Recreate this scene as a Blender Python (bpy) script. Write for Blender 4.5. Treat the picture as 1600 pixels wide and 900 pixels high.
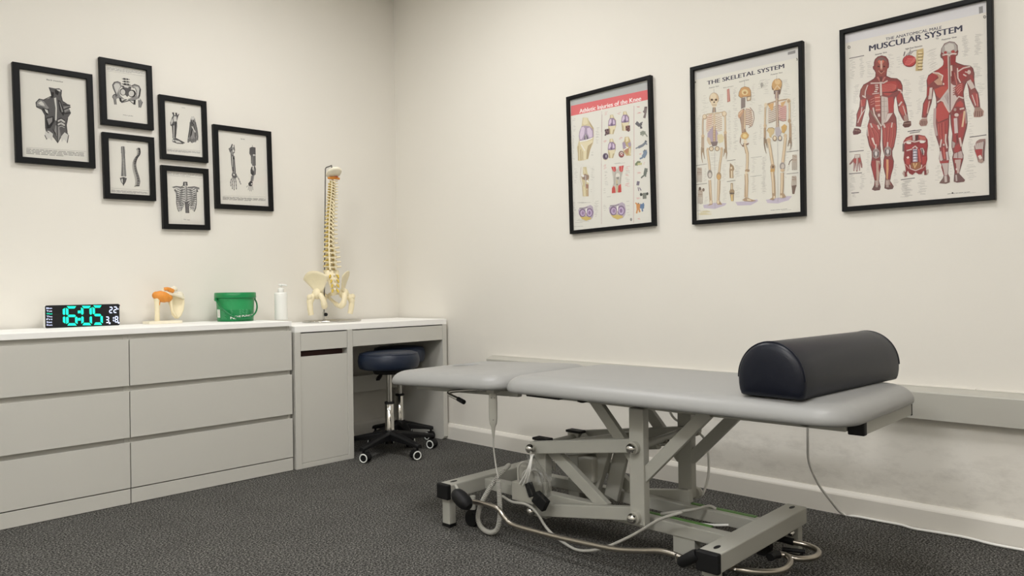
import bpy, bmesh, math, random
from mathutils import Vector, Matrix, Euler, noise
random.seed(7)
S = bpy.context.scene
for o in list(bpy.data.objects): bpy.data.objects.remove(o)
COL = S.collection
R = math.radians
# ------------------------------------------------------------------ camera
CAM = Vector((-3.1117, -4.0287, 0.9286)); YAW, PITCH, ROLL = R(43.5806), R(0.1025), R(-0.794); FPX = 1164.66
FW = Vector((math.cos(PITCH)*math.cos(YAW), math.cos(PITCH)*math.sin(YAW), math.sin(PITCH)))
_r = FW.cross(Vector((0, 0, 1))).normalized(); _u = _r.cross(FW)
RT = math.cos(ROLL)*_r + math.sin(ROLL)*_u
UP = -math.sin(ROLL)*_r + math.cos(ROLL)*_u
cd = bpy.data.cameras.new('camera'); cam = bpy.data.objects.new('camera', cd); COL.objects.link(cam)
cd.sensor_width = 36; cd.lens = FPX*36/1600; cd.clip_start = .02
cam.matrix_world = Matrix(((RT.x, UP.x, -FW.x, CAM.x), (RT.y, UP.y, -FW.y, CAM.y), (RT.z, UP.z, -FW.z, CAM.z), (0, 0, 0, 1)))
S.camera = cam
def hit(u, v, ax, val):
    "point of the plane axis=val that the photograph shows at pixel u, v (used to measure where things stand)"
    d = FW + RT*((u-800)/FPX) - UP*((v-450)/FPX)
    i = 'xyz'.index(ax)
    return CAM + d*((val-CAM[i])/d[i])
# ------------------------------------------------------------------ view, world, lights
vs = S.view_settings
vs.view_transform = 'Standard'; vs.look = 'None'; vs.gamma = 1; vs.use_curve_mapping = False
vs.exposure = 0.0
CEIL = 2.894
w = bpy.data.worlds.new('world'); S.world = w; w.use_nodes = True
w.node_tree.nodes['Background'].inputs[0].default_value = (1, .96, .9, 1)
w.node_tree.nodes['Background'].inputs[1].default_value = .02
LIGHTS = [(-1.3, -1.35, 25, .56, 0), (-3.95, -3.2, 50, .56, 0), (-1.8, -3.3, 24, .56, 0), (-4.0, -1.34, 13, .18, 1), (-3.3, -5.0, 24, .56, 0)]  # entries far from the right wall are added fill, no known source
LCOL = [(1.0, .99, .985), (.86, .94, 1.0)]
# ------------------------------------------------------------------ materials
def lin(c): return tuple(((x/255)/12.92 if x/255 <= .04045 else ((x/255+.055)/1.055)**2.4) for x in c)
MATS = {}
def mat(name, rgb, rough=.5, metal=0, spec=.5, bump=0, bscale=200, var=0, vscale=30, emit=None, coat=0):
    if name in MATS: return MATS[name]
    m = bpy.data.materials.new(name); m.use_nodes = True; MATS[name] = m
    nt = m.node_tree; b = nt.nodes['Principled BSDF']
    c = (*lin(rgb), 1)
    b.inputs['Base Color'].default_value = c; b.inputs['Roughness'].default_value = rough
    b.inputs['Metallic'].default_value = metal; b.inputs['Specular IOR Level'].default_value = spec
    if coat: b.inputs['Coat Weight'].default_value = coat; b.inputs['Coat Roughness'].default_value = .15
    if emit:
        b.inputs['Emission Color'].default_value = (*lin(emit[0]), 1); b.inputs['Emission Strength'].default_value = emit[1]
    if bump or var:
        tc = nt.nodes.new('ShaderNodeTexCoord')
    if bump:
        n = nt.nodes.new('ShaderNodeTexNoise'); n.inputs['Scale'].default_value = bscale; n.inputs['Detail'].default_value = 3
        bp = nt.nodes.new('ShaderNodeBump'); bp.inputs['Strength'].default_value = bump; bp.inputs['Distance'].default_value = .002
        nt.links.new(tc.outputs['Object'], n.inputs['Vector']); nt.links.new(n.outputs['Fac'], bp.inputs['Height']); nt.links.new(bp.outputs['Normal'], b.inputs['Normal'])
    if var:
        n2 = nt.nodes.new('ShaderNodeTexNoise'); n2.inputs['Scale'].default_value = vscale; n2.inputs['Detail'].default_value = 4
        mx = nt.nodes.new('ShaderNodeMix'); mx.data_type = 'RGBA'
        mx.inputs[6].default_value = tuple(x*(1-var) for x in c[:3])+(1,); mx.inputs[7].default_value = tuple(min(1, x*(1+var)) for x in c[:3])+(1,)
        nt.links.new(tc.outputs['Object'], n2.inputs['Vector']); nt.links.new(n2.outputs['Fac'], mx.inputs[0]); nt.links.new(mx.outputs[2], b.inputs['Base Color'])
    return m
M_wall = mat('wall_paint', (232, 228, 219), .75, spec=.25, bump=.12, bscale=260, var=.015, vscale=2.5)
M_gloss = mat('white_gloss_paint', (231, 227, 218), .38, var=.02, vscale=8)
M_trunk = mat('trunking_plastic', (184, 182, 173), .4)
M_ceil = mat('ceiling_paint', (236, 232, 224), .85)
M_white_shaded = mat('white_foil_shaded', (205, 203, 195), .42, spec=.3, var=.012, vscale=6)  # furniture fronts: foil darkened, their shade is put into the colour
M_white_lit = mat('white_foil_lit', (252, 251, 247), .6, spec=.06)  # same foil on the tops, lightened to carry the overhead light
M_gap = mat('dark_interior', (40, 36, 32), .8)
M_maroon = mat('maroon_content', (62, 26, 20), .6)
M_black = mat('black_plastic', (13, 13, 15), .5, spec=.35, bump=.15, bscale=900)
M_softblack = mat('black_rubber', (12, 12, 13), .6, spec=.35)
M_frame = mat('black_frame_lacquer', (15, 16, 17), .5, spec=.2)
M_chrome = mat('chrome', (205, 203, 198), .12, metal=1)
M_nickel = mat('brushed_nickel', (178, 171, 160), .28, metal=1)
M_steel = mat('cream_grey_powder_coat', (172, 171, 162), .4, spec=.45, bump=.05, bscale=700)
M_steelrod = mat('steel_rod', (120, 118, 116), .3, metal=1)
M_steel2 = mat('grey_plastic', (172, 170, 160), .5)
M_cable = mat('grey_cable', (178, 176, 168), .5)
M_wcable = mat('white_cable', (244, 243, 238), .45)
M_pad = mat('grey_vinyl', (151, 151, 149), .42, spec=.5, bump=.12, bscale=420, var=.02, vscale=7)
M_navy = mat('navy_vinyl', (10, 15, 29), .38, spec=.36, bump=.12, bscale=420)
M_navy2 = mat('dark_navy_vinyl', (22, 33, 52), .42, spec=.45, bump=.12, bscale=420)
M_bone = mat('ivory_bone', (238, 226, 192), .5, var=.06, vscale=40)
M_bone2 = mat('pale_bone', (242, 234, 212), .5, var=.05, vscale=40)
M_lig = mat('orange_ligament', (226, 146, 56), .5, var=.2, vscale=60)
M_nerve = mat('yellow_nerve', (214, 184, 74), .5)
M_disc = mat('disc_cartilage', (205, 190, 150), .5)
M_redart = mat('red_artery', (196, 92, 60), .5)
M_green = mat('green_plastic', (10, 132, 72), .32, spec=.5)
M_greenlbl = mat('green_label', (34, 146, 84), .4, var=.08, vscale=70)
M_greendk = mat('dark_green_label', (14, 116, 64), .4)
M_grntape = mat('green_tape', (86, 128, 62), .6)
M_wprint = mat('white_ink', (236, 238, 232), .5)
M_bottle = mat('white_bottle_plastic', (236, 236, 230), .3)
def carpet():
    m = bpy.data.materials.new('charcoal_carpet'); m.use_nodes = True; nt = m.node_tree; b = nt.nodes['Principled BSDF']
    b.inputs['Roughness'].default_value = .95; b.inputs['Specular IOR Level'].default_value = .1
    tc = nt.nodes.new('ShaderNodeTexCoord')
    n1 = nt.nodes.new('ShaderNodeTexNoise'); n1.inputs['Scale'].default_value = 150; n1.inputs['Detail'].default_value = 4; n1.inputs['Roughness'].default_value = .75
    n2 = nt.nodes.new('ShaderNodeTexNoise'); n2.inputs['Scale'].default_value = 6; n2.inputs['Detail'].default_value = 3
    cr = nt.nodes.new('ShaderNodeValToRGB'); e = cr.color_ramp.elements
    e[0].position = .38; e[0].color = (*lin((18, 18, 19)), 1); e[1].position = .68; e[1].color = (*lin((186, 183, 176)), 1)
    k = e.new(.5); k.color = (*lin((80, 79, 76)), 1)
    mx = nt.nodes.new('ShaderNodeMix'); mx.data_type = 'RGBA'; mx.blend_type = 'MULTIPLY'; mx.inputs[0].default_value = .35
    nt.links.new(tc.outputs['Object'], n1.inputs['Vector']); nt.links.new(tc.outputs['Object'], n2.inputs['Vector'])
    nt.links.new(n1.outputs['Fac'], cr.inputs[0]); nt.links.new(cr.outputs[0], mx.inputs[6]); nt.links.new(n2.outputs['Fac'], mx.inputs[7])
    nt.links.new(mx.outputs[2], b.inputs['Base Color'])
    bp = nt.nodes.new('ShaderNodeBump'); bp.inputs['Strength'].default_value = .8; bp.inputs['Distance'].default_value = .004
    nt.links.new(n1.outputs['Fac'], bp.inputs['Height']); nt.links.new(bp.outputs['Normal'], b.inputs['Normal'])
    return m
M_carpet = carpet()
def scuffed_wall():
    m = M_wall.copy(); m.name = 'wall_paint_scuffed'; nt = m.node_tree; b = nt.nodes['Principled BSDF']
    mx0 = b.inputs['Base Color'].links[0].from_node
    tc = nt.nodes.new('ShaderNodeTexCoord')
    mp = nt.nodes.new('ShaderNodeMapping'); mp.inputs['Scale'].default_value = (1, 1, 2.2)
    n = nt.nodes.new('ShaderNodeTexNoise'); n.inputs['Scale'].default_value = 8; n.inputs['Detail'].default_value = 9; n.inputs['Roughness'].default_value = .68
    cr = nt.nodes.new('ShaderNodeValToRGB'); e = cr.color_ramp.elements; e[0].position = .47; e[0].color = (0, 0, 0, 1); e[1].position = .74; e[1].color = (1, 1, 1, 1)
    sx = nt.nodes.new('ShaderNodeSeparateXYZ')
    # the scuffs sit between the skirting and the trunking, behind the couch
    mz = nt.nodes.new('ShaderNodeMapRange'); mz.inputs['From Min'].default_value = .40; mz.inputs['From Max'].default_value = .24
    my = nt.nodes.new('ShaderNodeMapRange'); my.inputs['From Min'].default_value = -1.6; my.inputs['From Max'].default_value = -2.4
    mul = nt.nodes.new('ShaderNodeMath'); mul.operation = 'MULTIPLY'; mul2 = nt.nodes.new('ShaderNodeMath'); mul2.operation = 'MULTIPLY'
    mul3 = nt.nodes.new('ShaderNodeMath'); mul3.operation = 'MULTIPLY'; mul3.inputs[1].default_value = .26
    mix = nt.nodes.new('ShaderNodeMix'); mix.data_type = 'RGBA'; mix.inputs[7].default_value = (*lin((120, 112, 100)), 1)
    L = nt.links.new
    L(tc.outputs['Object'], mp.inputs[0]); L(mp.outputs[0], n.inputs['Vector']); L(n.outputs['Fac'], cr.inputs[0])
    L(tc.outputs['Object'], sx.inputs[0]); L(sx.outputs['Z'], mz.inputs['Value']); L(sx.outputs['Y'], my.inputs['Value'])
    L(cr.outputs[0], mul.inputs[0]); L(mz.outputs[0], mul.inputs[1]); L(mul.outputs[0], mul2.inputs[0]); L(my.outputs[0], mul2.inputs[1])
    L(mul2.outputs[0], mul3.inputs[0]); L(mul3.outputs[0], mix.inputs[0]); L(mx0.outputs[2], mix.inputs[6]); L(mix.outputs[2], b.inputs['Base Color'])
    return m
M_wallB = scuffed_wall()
def thin_clear(name, tint, gl=.06, rough=.02, vary=False):
    m = bpy.data.materials.new(name); m.use_nodes = True; nt = m.node_tree; nt.nodes.clear()
    o = nt.nodes.new('ShaderNodeOutputMaterial'); t = nt.nodes.new('ShaderNodeBsdfTransparent'); t.inputs[0].default_value = (*tint, 1)
    g = nt.nodes.new('ShaderNodeBsdfGlossy'); g.inputs['Roughness'].default_value = rough
    lw = nt.nodes.new('ShaderNodeLayerWeight'); lw.inputs[0].default_value = .5
    pw = nt.nodes.new('ShaderNodeMath'); pw.operation = 'POWER'; pw.inputs[1].default_value = 5
    ma = nt.nodes.new('ShaderNodeMath'); ma.operation = 'MULTIPLY_ADD'; ma.inputs[1].default_value = .6; ma.inputs[2].default_value = gl; ma.use_clamp = True
    mx = nt.nodes.new('ShaderNodeMixShader')
    nt.links.new(lw.outputs['Facing'], pw.inputs[0]); nt.links.new(pw.outputs[0], ma.inputs[0]); nt.links.new(ma.outputs[0], mx.inputs[0])
    nt.links.new(t.outputs[0], mx.inputs[1]); nt.links.new(g.outputs[0], mx.inputs[2]); nt.links.new(mx.outputs[0], o.inputs[0])
    return m
M_glaze = thin_clear('picture_glazing', (.985, .985, .985), .035, .03)
M_bag = thin_clear('clear_plastic_film', (.95, .95, .945), .06, .25)
# ------------------------------------------------------------------ mesh helpers
class MB:
    def __init__(s): s.v = []; s.f = []; s.mi = []; s.sm = []
    def add(s, vs, fs, mi=0, smooth=False, M=None):
        k = len(s.v)
        s.v += [tuple(M @ Vector(p)) if M else tuple(p) for p in vs]
        for f in fs: s.f.append(tuple(i+k for i in f)); s.mi.append(mi); s.sm.append(smooth)
        return s
    def box(s, lo, hi, M=None, mi=0):
        (a, b, c), (d, e, f) = lo, hi
        return s.add([(a, b, c), (d, b, c), (d, e, c), (a, e, c), (a, b, f), (d, b, f), (d, e, f), (a, e, f)],
                     [(3, 2, 1, 0), (4, 5, 6, 7), (0, 1, 5, 4), (1, 2, 6, 5), (2, 3, 7, 6), (3, 0, 4, 7)], mi, False, M)
    def bar(s, p, q, wd, ht, ref=(1, 0, 0), mi=0):
        "rectangular bar from p to q; wd along ref, ht across"
        p, q = Vector(p), Vector(q); d = (q-p).normalized(); x = Vector(ref); x = (x-d*x.dot(d)).normalized(); y = d.cross(x)
        vs = [c+x*(a*wd/2)+y*(b*ht/2) for c in (p, q) for a, b in ((-1, -1), (1, -1), (1, 1), (-1, 1))]
        return s.add(vs, [(3, 2, 1, 0), (4, 5, 6, 7), (0, 1, 5, 4), (1, 2, 6, 5), (2, 3, 7, 6), (3, 0, 4, 7)], mi)
    def tube(s, pts, r, n=12, mi=0, caps=True, closed=False):
        pts = [Vector(p) for p in pts]; m = len(pts); rr = r if isinstance(r, (list, tuple)) else [r]*m
        T = []
        for i in range(m):
            a = pts[(i-1) % m] if (closed or i) else pts[0]; b = pts[(i+1) % m] if (closed or i < m-1) else pts[-1]
            T.append((b-a).normalized())
        x = T[0].orthogonal().normalized(); vs = []
        for i in range(m):
            x = (x-T[i]*x.dot(T[i])).normalized(); y = T[i].cross(x)
            vs += [pts[i]+(x*math.cos(2*math.pi*k/n)+y*math.sin(2*math.pi*k/n))*rr[i] for k in range(n)]
        fs = []
        for i in range(m if closed else m-1):
            j = (i+1) % m
            for k in range(n): fs.append((i*n+k, i*n+(k+1) % n, j*n+(k+1) % n, j*n+k))
        s.add(vs, fs, mi, True)
        if caps and not closed:
            s.add(vs[:n], [tuple(reversed(range(n)))], mi); s.add(vs[-n:], [tuple(range(n))], mi)
        return s
    def cyl(s, p, q, r, n=24, mi=0): return s.tube([p, q], r, n, mi)
    def lathe(s, prof, n=32, M=None, mi=0, caps=True):
        vs = []; fs = []; m = len(prof)
        for r, z in prof: vs += [(r*math.cos(2*math.pi*k/n), r*math.sin(2*math.pi*k/n), z) for k in range(n)]
        for i in range(m-1):
            for k in range(n): fs.append((i*n+k, i*n+(k+1) % n, (i+1)*n+(k+1) % n, (i+1)*n+k))
        s.add(vs, fs, mi, True, M)
        if caps:
            s.add(vs[:n], [tuple(reversed(range(n)))], mi, False, M); s.add(vs[-n:], [tuple(range(n))], mi, False, M)
        return s
    def ball(s, c, r, n=20, m=12, mi=0, M=None):
        c = Vector(c); rx, ry, rz = r if isinstance(r, (tuple, list)) else (r, r, r)
        vs = []; fs = []
        for i in range(m+1):
            t = math.pi*i/m
            for k in range(n): a = 2*math.pi*k/n; vs.append(c+Vector((rx*math.sin(t)*math.cos(a), ry*math.sin(t)*math.sin(a), rz*math.cos(t))))
        for i in range(m):
            for k in range(n): fs.append((i*n+k, (i+1)*n+k, (i+1)*n+(k+1) % n, i*n+(k+1) % n))
        return s.add(vs, fs, mi, True, M)
    def prism(s, poly, fn, mi=0):
        "polygon of 2-D points; fn(p, t) maps to 3-D for t = 0, 1"
        n = len(poly); vs = [fn(p, 0) for p in poly]+[fn(p, 1) for p in poly]
        fs = [tuple(reversed(range(n))), tuple(range(n, 2*n))]+[(i, (i+1) % n, n+(i+1) % n, n+i) for i in range(n)]
        return s.add(vs, fs, mi)
    def loft(s, rings, mi=0, caps=True, smooth=True):
        n = len(rings[0]); vs = [p for r in rings for p in r]; fs = []
        for i in range(len(rings)-1):
            for k in range(n): fs.append((i*n+k, i*n+(k+1) % n, (i+1)*n+(k+1) % n, (i+1)*n+k))
        s.add(vs, fs, mi, smooth)
        if caps: s.add(rings[0], [tuple(reversed(range(n)))], mi, smooth); s.add(rings[-1], [tuple(range(n))], mi, smooth)
        return s
    def build(s, name, mats, parent=None, world=True, bevel=0, seg=2, fix=True, weld=False, subsurf=0):
        mats = mats if isinstance(mats, list) else [mats]
        me = bpy.data.meshes.new(name)
        vs = s.v
        if parent is not None and world:
            Mi = frame_of(parent).inverted(); vs = [Mi @ Vector(p) for p in vs]
        me.from_pydata([tuple(p) for p in vs], [], s.f)
        for m in mats: me.materials.append(m)
        for p, mi, sm in zip(me.polygons, s.mi, s.sm): p.material_index = mi; p.use_smooth = sm
        if fix or weld:
            bm = bmesh.new(); bm.from_mesh(me)
            if weld: bmesh.ops.remove_doubles(bm, verts=bm.verts, dist=1e-5)
            if fix: bmesh.ops.recalc_face_normals(bm, faces=bm.faces)
            bm.to_mesh(me); bm.free()
        me.update()
        o = bpy.data.objects.new(name, me); COL.objects.link(o)
        if parent is not None: o.parent = parent
        if bevel:
            b = o.modifiers.new('bevel', 'BEVEL'); b.width = bevel; b.segments = seg; b.limit_method = 'ANGLE'; b.angle_limit = R(40); b.harden_normals = False
        if subsurf:
            q = o.modifiers.new('subsurf', 'SUBSURF'); q.levels = subsurf; q.render_levels = subsurf
        return o
def frame_of(o):
    M = Matrix.LocRotScale(o.location, o.rotation_euler, None)
    return frame_of(o.parent) @ M if o.parent else M
def thing(name, label, cat, loc=(0, 0, 0), rot=(0, 0, 0), group=None):
    o = bpy.data.objects.new(name, None); COL.objects.link(o); o.location = loc; o.rotation_euler = rot; o.empty_display_size = .05
    return tag(o, label, cat, group)
def tag(o, label, cat, group=None):
    o['label'] = label; o['category'] = cat
    if group: o['group'] = group
    return o
def struct(o): o['kind'] = 'structure'; return o
def smooth_path(pts, k=8):
    P = [Vector(p) for p in pts]; out = []
    for i in range(len(P)-1):
        a = P[max(i-1, 0)]; b = P[i]; c = P[i+1]; d = P[min(i+2, len(P)-1)]
        for j in range(k):
            t = j/k; out.append(.5*((2*b)+(c-a)*t+(2*a-5*b+4*c-d)*t*t+(3*b-a-3*c+d)*t**3))
    return out+[P[-1]]
def dup(root, name=None, label=None):
    r = root.copy(); COL.objects.link(r)
    if label: r['label'] = label
    for ch in list(root.children):
        c = ch.copy(); COL.objects.link(c); c.parent = r
        for g in list(ch.children): d = g.copy(); COL.objects.link(d); d.parent = c
    return r
def part_copy(o, parent, loc):
    c = o.copy(); COL.objects.link(c); c.parent = parent; c.location = loc
    return c
def rrect(x0, y0, x1, y1, r, n=6):
    out = []
    for cx, cy, a in ((x1-r, y1-r, 0), (x0+r, y1-r, 90), (x0+r, y0+r, 180), (x1-r, y0+r, 270)):
        for i in range(n+1): t = R(a+90*i/n); out.append((cx+r*math.cos(t), cy+r*math.sin(t)))
    return out
# ------------------------------------------------------------------ setting
XW, YW = -4.4, -5.9
def shell(name, lo, hi, m): return struct(MB().box(lo, hi).build(name, m))
shell('floor', (XW-.1, YW-.1, -.1), (.1, .1, 0), M_carpet)
shell('ceiling', (XW-.1, YW-.1, CEIL), (.1, .1, CEIL+.1), M_ceil)
shell('wall_back', (XW-.1, 0, 0), (.1, .1, CEIL), M_wall)
shell('wall_right', (0, YW-.1, 0), (.1, 0, CEIL), M_wallB)
shell('wall_left', (XW-.1, YW, 0), (XW, 0, CEIL), M_wall)
shell('wall_front', (XW, YW-.1, 0), (0, YW, CEIL), M_wall)
def skirting(name, fn, L):
    prof = [(0, 0), (.02, 0), (.02, .076), (.017, .082), (.008, .094), (0, .096)]
    return struct(MB().prism(prof, lambda p, t: fn(p[0], p[1], t*L)).build(name, M_gloss))
skirting('baseboard_right', lambda d, z, s: (-d, -s, z), -YW)
skirting('baseboard_back', lambda d, z, s: (-.02-s, -d, z), -XW-.02)
# dado trunking boxed along the right wall
tr = MB().prism([(0, .424), (.05, .424), (.05, .522), (.047, .526), (0, .541)], lambda p, t: (-p[0], -.90-t*4.9, p[1]))
tr.build('trim_1', M_trunk)['kind'] = 'structure'
lip = MB()
for a, b in ((.90, 3.38), (3.40, 5.8)): lip.box((-.004, -b, .5405), (0, -a, .5455))
struct(lip.build('trim_2', M_gloss))
# unseen ceiling lamps: panels inferred from the shadows, plus added fill lamps
for i, (x, y, e, sz, lc) in enumerate(LIGHTS):
    ld = bpy.data.lights.new('panel_fill_lamp', 'AREA'); ld.shape = 'SQUARE'; ld.size = sz; ld.spread = R(180); ld.energy = e; ld.color = LCOL[lc]
    lo = bpy.data.objects.new('panel_fill_lamp', ld); COL.objects.link(lo); lo.location = (x, y, CEIL-.012)
# ------------------------------------------------------------------ chest of drawers
def chest():
    x1, yf, yb, H = -1.0877, -.5126, -.022, .778; x0 = x1-1.6; xm = x1-.8
    t = thing('chest_of_drawers', 'long low white chest of six handleless drawers under the small framed prints', 'chest of drawers', ((x0+x1)/2, (yf+yb)/2, 0))
    MB().box((x0, yf, H-.025), (x1, yb, H)).build('top_panel', M_white_lit, t, bevel=.0012)
    b = MB(); th = .018
    b.box((x0+.002, yf+.022, 0), (x0+th, yb, H-.025)); b.box((x1-th, yf+.022, 0), (x1-.002, yb, H-.025))
    b.box((xm-.02, yf+.022, 0), (xm+.0, yb, H-.025)); b.box((xm+.001, yf+.022, 0), (xm+.02, yb, H-.025))
    b.box((x0+th, yb-.006, .02), (x1-th, yb, H-.025))
    for z in (.735, .505, .285): b.box((x0+th, yf+.024, z-.016), (x1-th, yf+.06, z+.018))
    b.build('carcass', M_white_shaded, t)
    for c in (x0, xm):
        a, e = c+.002, c+.798
        MB().box((a, yf+.001, .002), (e, yf+.019, .066)).build('plinth', M_white_shaded, t, bevel=.001)
        for lo, hi in ((.071, .272), (.294, .500), (.524, .729)):
            d = MB().prism([(0, lo), (.019, lo), (.019, hi-.012), (.006, hi), (0, hi)], lambda p, q: (a+q*(e-a), yf+p[0], p[1])).build('drawer', M_white_shaded, t, bevel=.0008)
            MB().box((a+.03, yf+.0195, lo+.01), (e-.03, yb-.03, lo+.02)).build('drawer_bottom', M_white_shaded, d, world=True)
    return t
chest()
# ------------------------------------------------------------------ desk
def desk():
    x0, x1, yf, yb = -1.0752, -.0225, -.52, -.023
    t = thing('desk', 'white desk with a cupboard and two drawers standing in the room corner', 'desk', ((x0+x1)/2, (yf+yb)/2, 0))
    MB().box((x0, yf, .717), (x1, yb, .75)).build('desktop', M_white_lit, t, bevel=.0015)
    for a in (x0, -.751): MB().box((a, yf, 0), (a+.033, yb, .717)).build('side_panel', M_white_shaded, t, bevel=.0015)
    lg = MB(); ex = x1
    lg.prism([(yf, .717), (yf, .02), (yf+.012, .004), (yf+.03, 0), (yb, 0), (yb, .717)], lambda p, q: (ex-.033*q, p[0], p[1]))
    lg.build('leg_panel', M_white_shaded, t, bevel=.0015)
    MB().box((x0+.033, yf+.003, 0), (-.751, yf+.03, .026)).build('bottom_rail', M_white_shaded, t, bevel=.001)
    MB().box((x0+.033, yb-.012, .03), (-.751, yb, .717)).build('back_panel', M_white_shaded, t)
    MB().box((x0+.034, yf+.006, .028), (-.752, yf+.022, .588)).build('door', M_white_shaded, t, bevel=.001)
    d = MB().box((x0+.035, yf+.002, .619), (-.753, yf+.02, .711)).build('drawer', M_white_shaded, t, bevel=.001)
    MB().box((x0+.05, yf+.021, .632), (-.768, yb-.05, .65)).build('drawer_bottom', M_white_shaded, d)
    d = MB().box((-.716, yf+.002, .622), (ex-.034, yf+.02, .711)).build('drawer', M_white_shaded, t, bevel=.001)
    MB().box((-.70, yf+.021, .632), (ex-.05, yb-.08, .65)).build('drawer_bottom', M_white_shaded, d)
    MB().box((-.717, yb-.10, .30), (ex-.034, yb-.085, .40)).build('cable_shelf', M_white_shaded, t)
    MB().box((x0+.036, yf+.05, .53), (-.753, yb-.03, .612)).build('shelf_contents', M_maroon, t, bevel=.004)
    return t
desk()
# ------------------------------------------------------------------ swivel stools
def stool(loc, rz, label, phase=0, Rr=.172, B=1.0, dz=0):
    t = thing('swivel_stool', label, 'stool', loc, (0, 0, rz), 'rolling stools under the desk')
    s = MB(); n = 48
    prof = [(0, .480), (Rr*.55, .481), (Rr*.86, .485), (Rr*.965, .490), (Rr, .504), (Rr+.004, .530), (Rr, .556), (Rr*.955, .573), (Rr*.82, .581), (Rr*.5, .585), (0, .586)]
    s.lathe([(max(r, .0005), z) for r, z in [(r, z+dz) for r, z in prof]], n, caps=False)
    seat = s.build('seat', M_navy2, t, world=False)
    q = MB(); q.tube([(Rr*.955*math.cos(a), Rr*.955*math.sin(a), .5725+dz) for a in [2*math.pi*k/48 for k in range(48)]], .0022, 6, closed=True)
    q.build('seam', M_navy2, seat, world=False)
    MB().lathe([(.085, .457+dz), (.09, .470+dz), (.09, .4795+dz), (.03, .4795+dz)], 28).build('seat_plate', M_black, t, world=False)
    MB().cyl((0, 0, .275), (0, 0, .458+dz), .0145, 24).build('piston', M_chrome, t, world=False)
    c = MB(); c.lathe([(.0255, .115), (.0255, .286), (.022, .288)], 28); c.build('gas_column', M_chrome, t, world=False)
    MB().lathe([(.0275, .284), (.0275, .294), (.0155, .295)], 28).build('collar', M_softblack, t, world=False)
    lv = MB(); lv.tube([(.02, 0, .452+dz), (.10, 0, .444+dz), (.14, 0, .424+dz)], .005, 10)
    h = lv.build('height_lever', M_black, t, world=False); h.rotation_euler = (0, 0, phase)
    g = MB(); g.loft([[(x, sx*wd, z) for sx, z in ((-1, zz-.009), (1, zz-.009), (1, zz+.009), (-1, zz+.009))] for x, wd, zz in ((.125, .008, .434+dz), (.15, .013, .422+dz), (.175, .012, .407+dz))], smooth=False)
    g = g.build('lever_grip', M_black, h, world=False, bevel=.004)
    b = MB(); b.lathe([(.034, .078), (.036, .10), (.03, .132), (.0235, .135)], 28)
    for k in range(5):
        a = 2*math.pi*k/5; M = Matrix.Rotation(a, 4, 'Z')
        secs = [(x*B, w_, a_, b_) for x, w_, a_, b_ in ((.02, .034, .080, .128), (.10, .026, .078, .116), (.19, .020, .072, .098), (.25, .018, .066, .088), (.268, .014, .064, .082))]
        rings = []
        for x, wd, z0, z1 in secs:
            rings.append([M @ Vector(p) for p in ((x, -wd, z0), (x, wd, z0), (x, wd, z1-.008), (x, wd*.55, z1), (x, -wd*.55, z1), (x, -wd, z1-.008))])
        b.loft(rings, smooth=False)
    b.build('star_base', M_black, t, world=False, bevel=.003)
    for k in range(5):
        a = 2*math.pi*k/5; P = Vector((.248*B*math.cos(a), .248*B*math.sin(a), 0)); yaw = a*1.7+phase
        ax = Vector((math.cos(yaw), math.sin(yaw), 0)); tr_ = Vector((-ax.y, ax.x, 0))*.012
        m = MB(); m.cyl(P+Vector((0, 0, .05)), P+Vector((0, 0, .07)), .007, 12)
        hood = []
        for j in range(9):
            th = R(-10+200*j/8); hood.append(P+tr_+Vector((-ax.y, ax.x, 0))*(.0275*math.cos(th))+Vector((0, 0, .026+.0275*math.sin(th))))
        m.prism(list(range(9)), lambda j, q: hood[j]+ax*(.010*(2*q-1)))
        c = m.build('castor', M_softblack, t, world=False)
        C0 = P+tr_+Vector((0, 0, .0265))
        for sgn in (-1, 1):
            wl = MB(); wl.cyl(C0+ax*sgn*.011, C0+ax*sgn*.024, .0255, 24); wl.build('wheel', M_softblack, c, world=False, bevel=.002)
            rg = MB(); pts = [C0+ax*sgn*.0235+(Vector((-ax.y, ax.x, 0))*math.cos(u)+Vector((0, 0, 1))*math.sin(u))*.0212 for u in [2*math.pi*j/24 for j in range(24)]]
            rg.tube(pts, .0036, 8, closed=True); rg.build('wheel_rim', M_wprint, c, world=False)
    return t
stool((-.505, -.565, 0), R(-90), 'navy round stool on white rimmed castors nearest in front of desk opening', R(165))
stool((-.260, -.345, 0), R(-37), 'dark round stool pushed deep under the desk behind the navy stool', R(40), .157, .76, .004)
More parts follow.
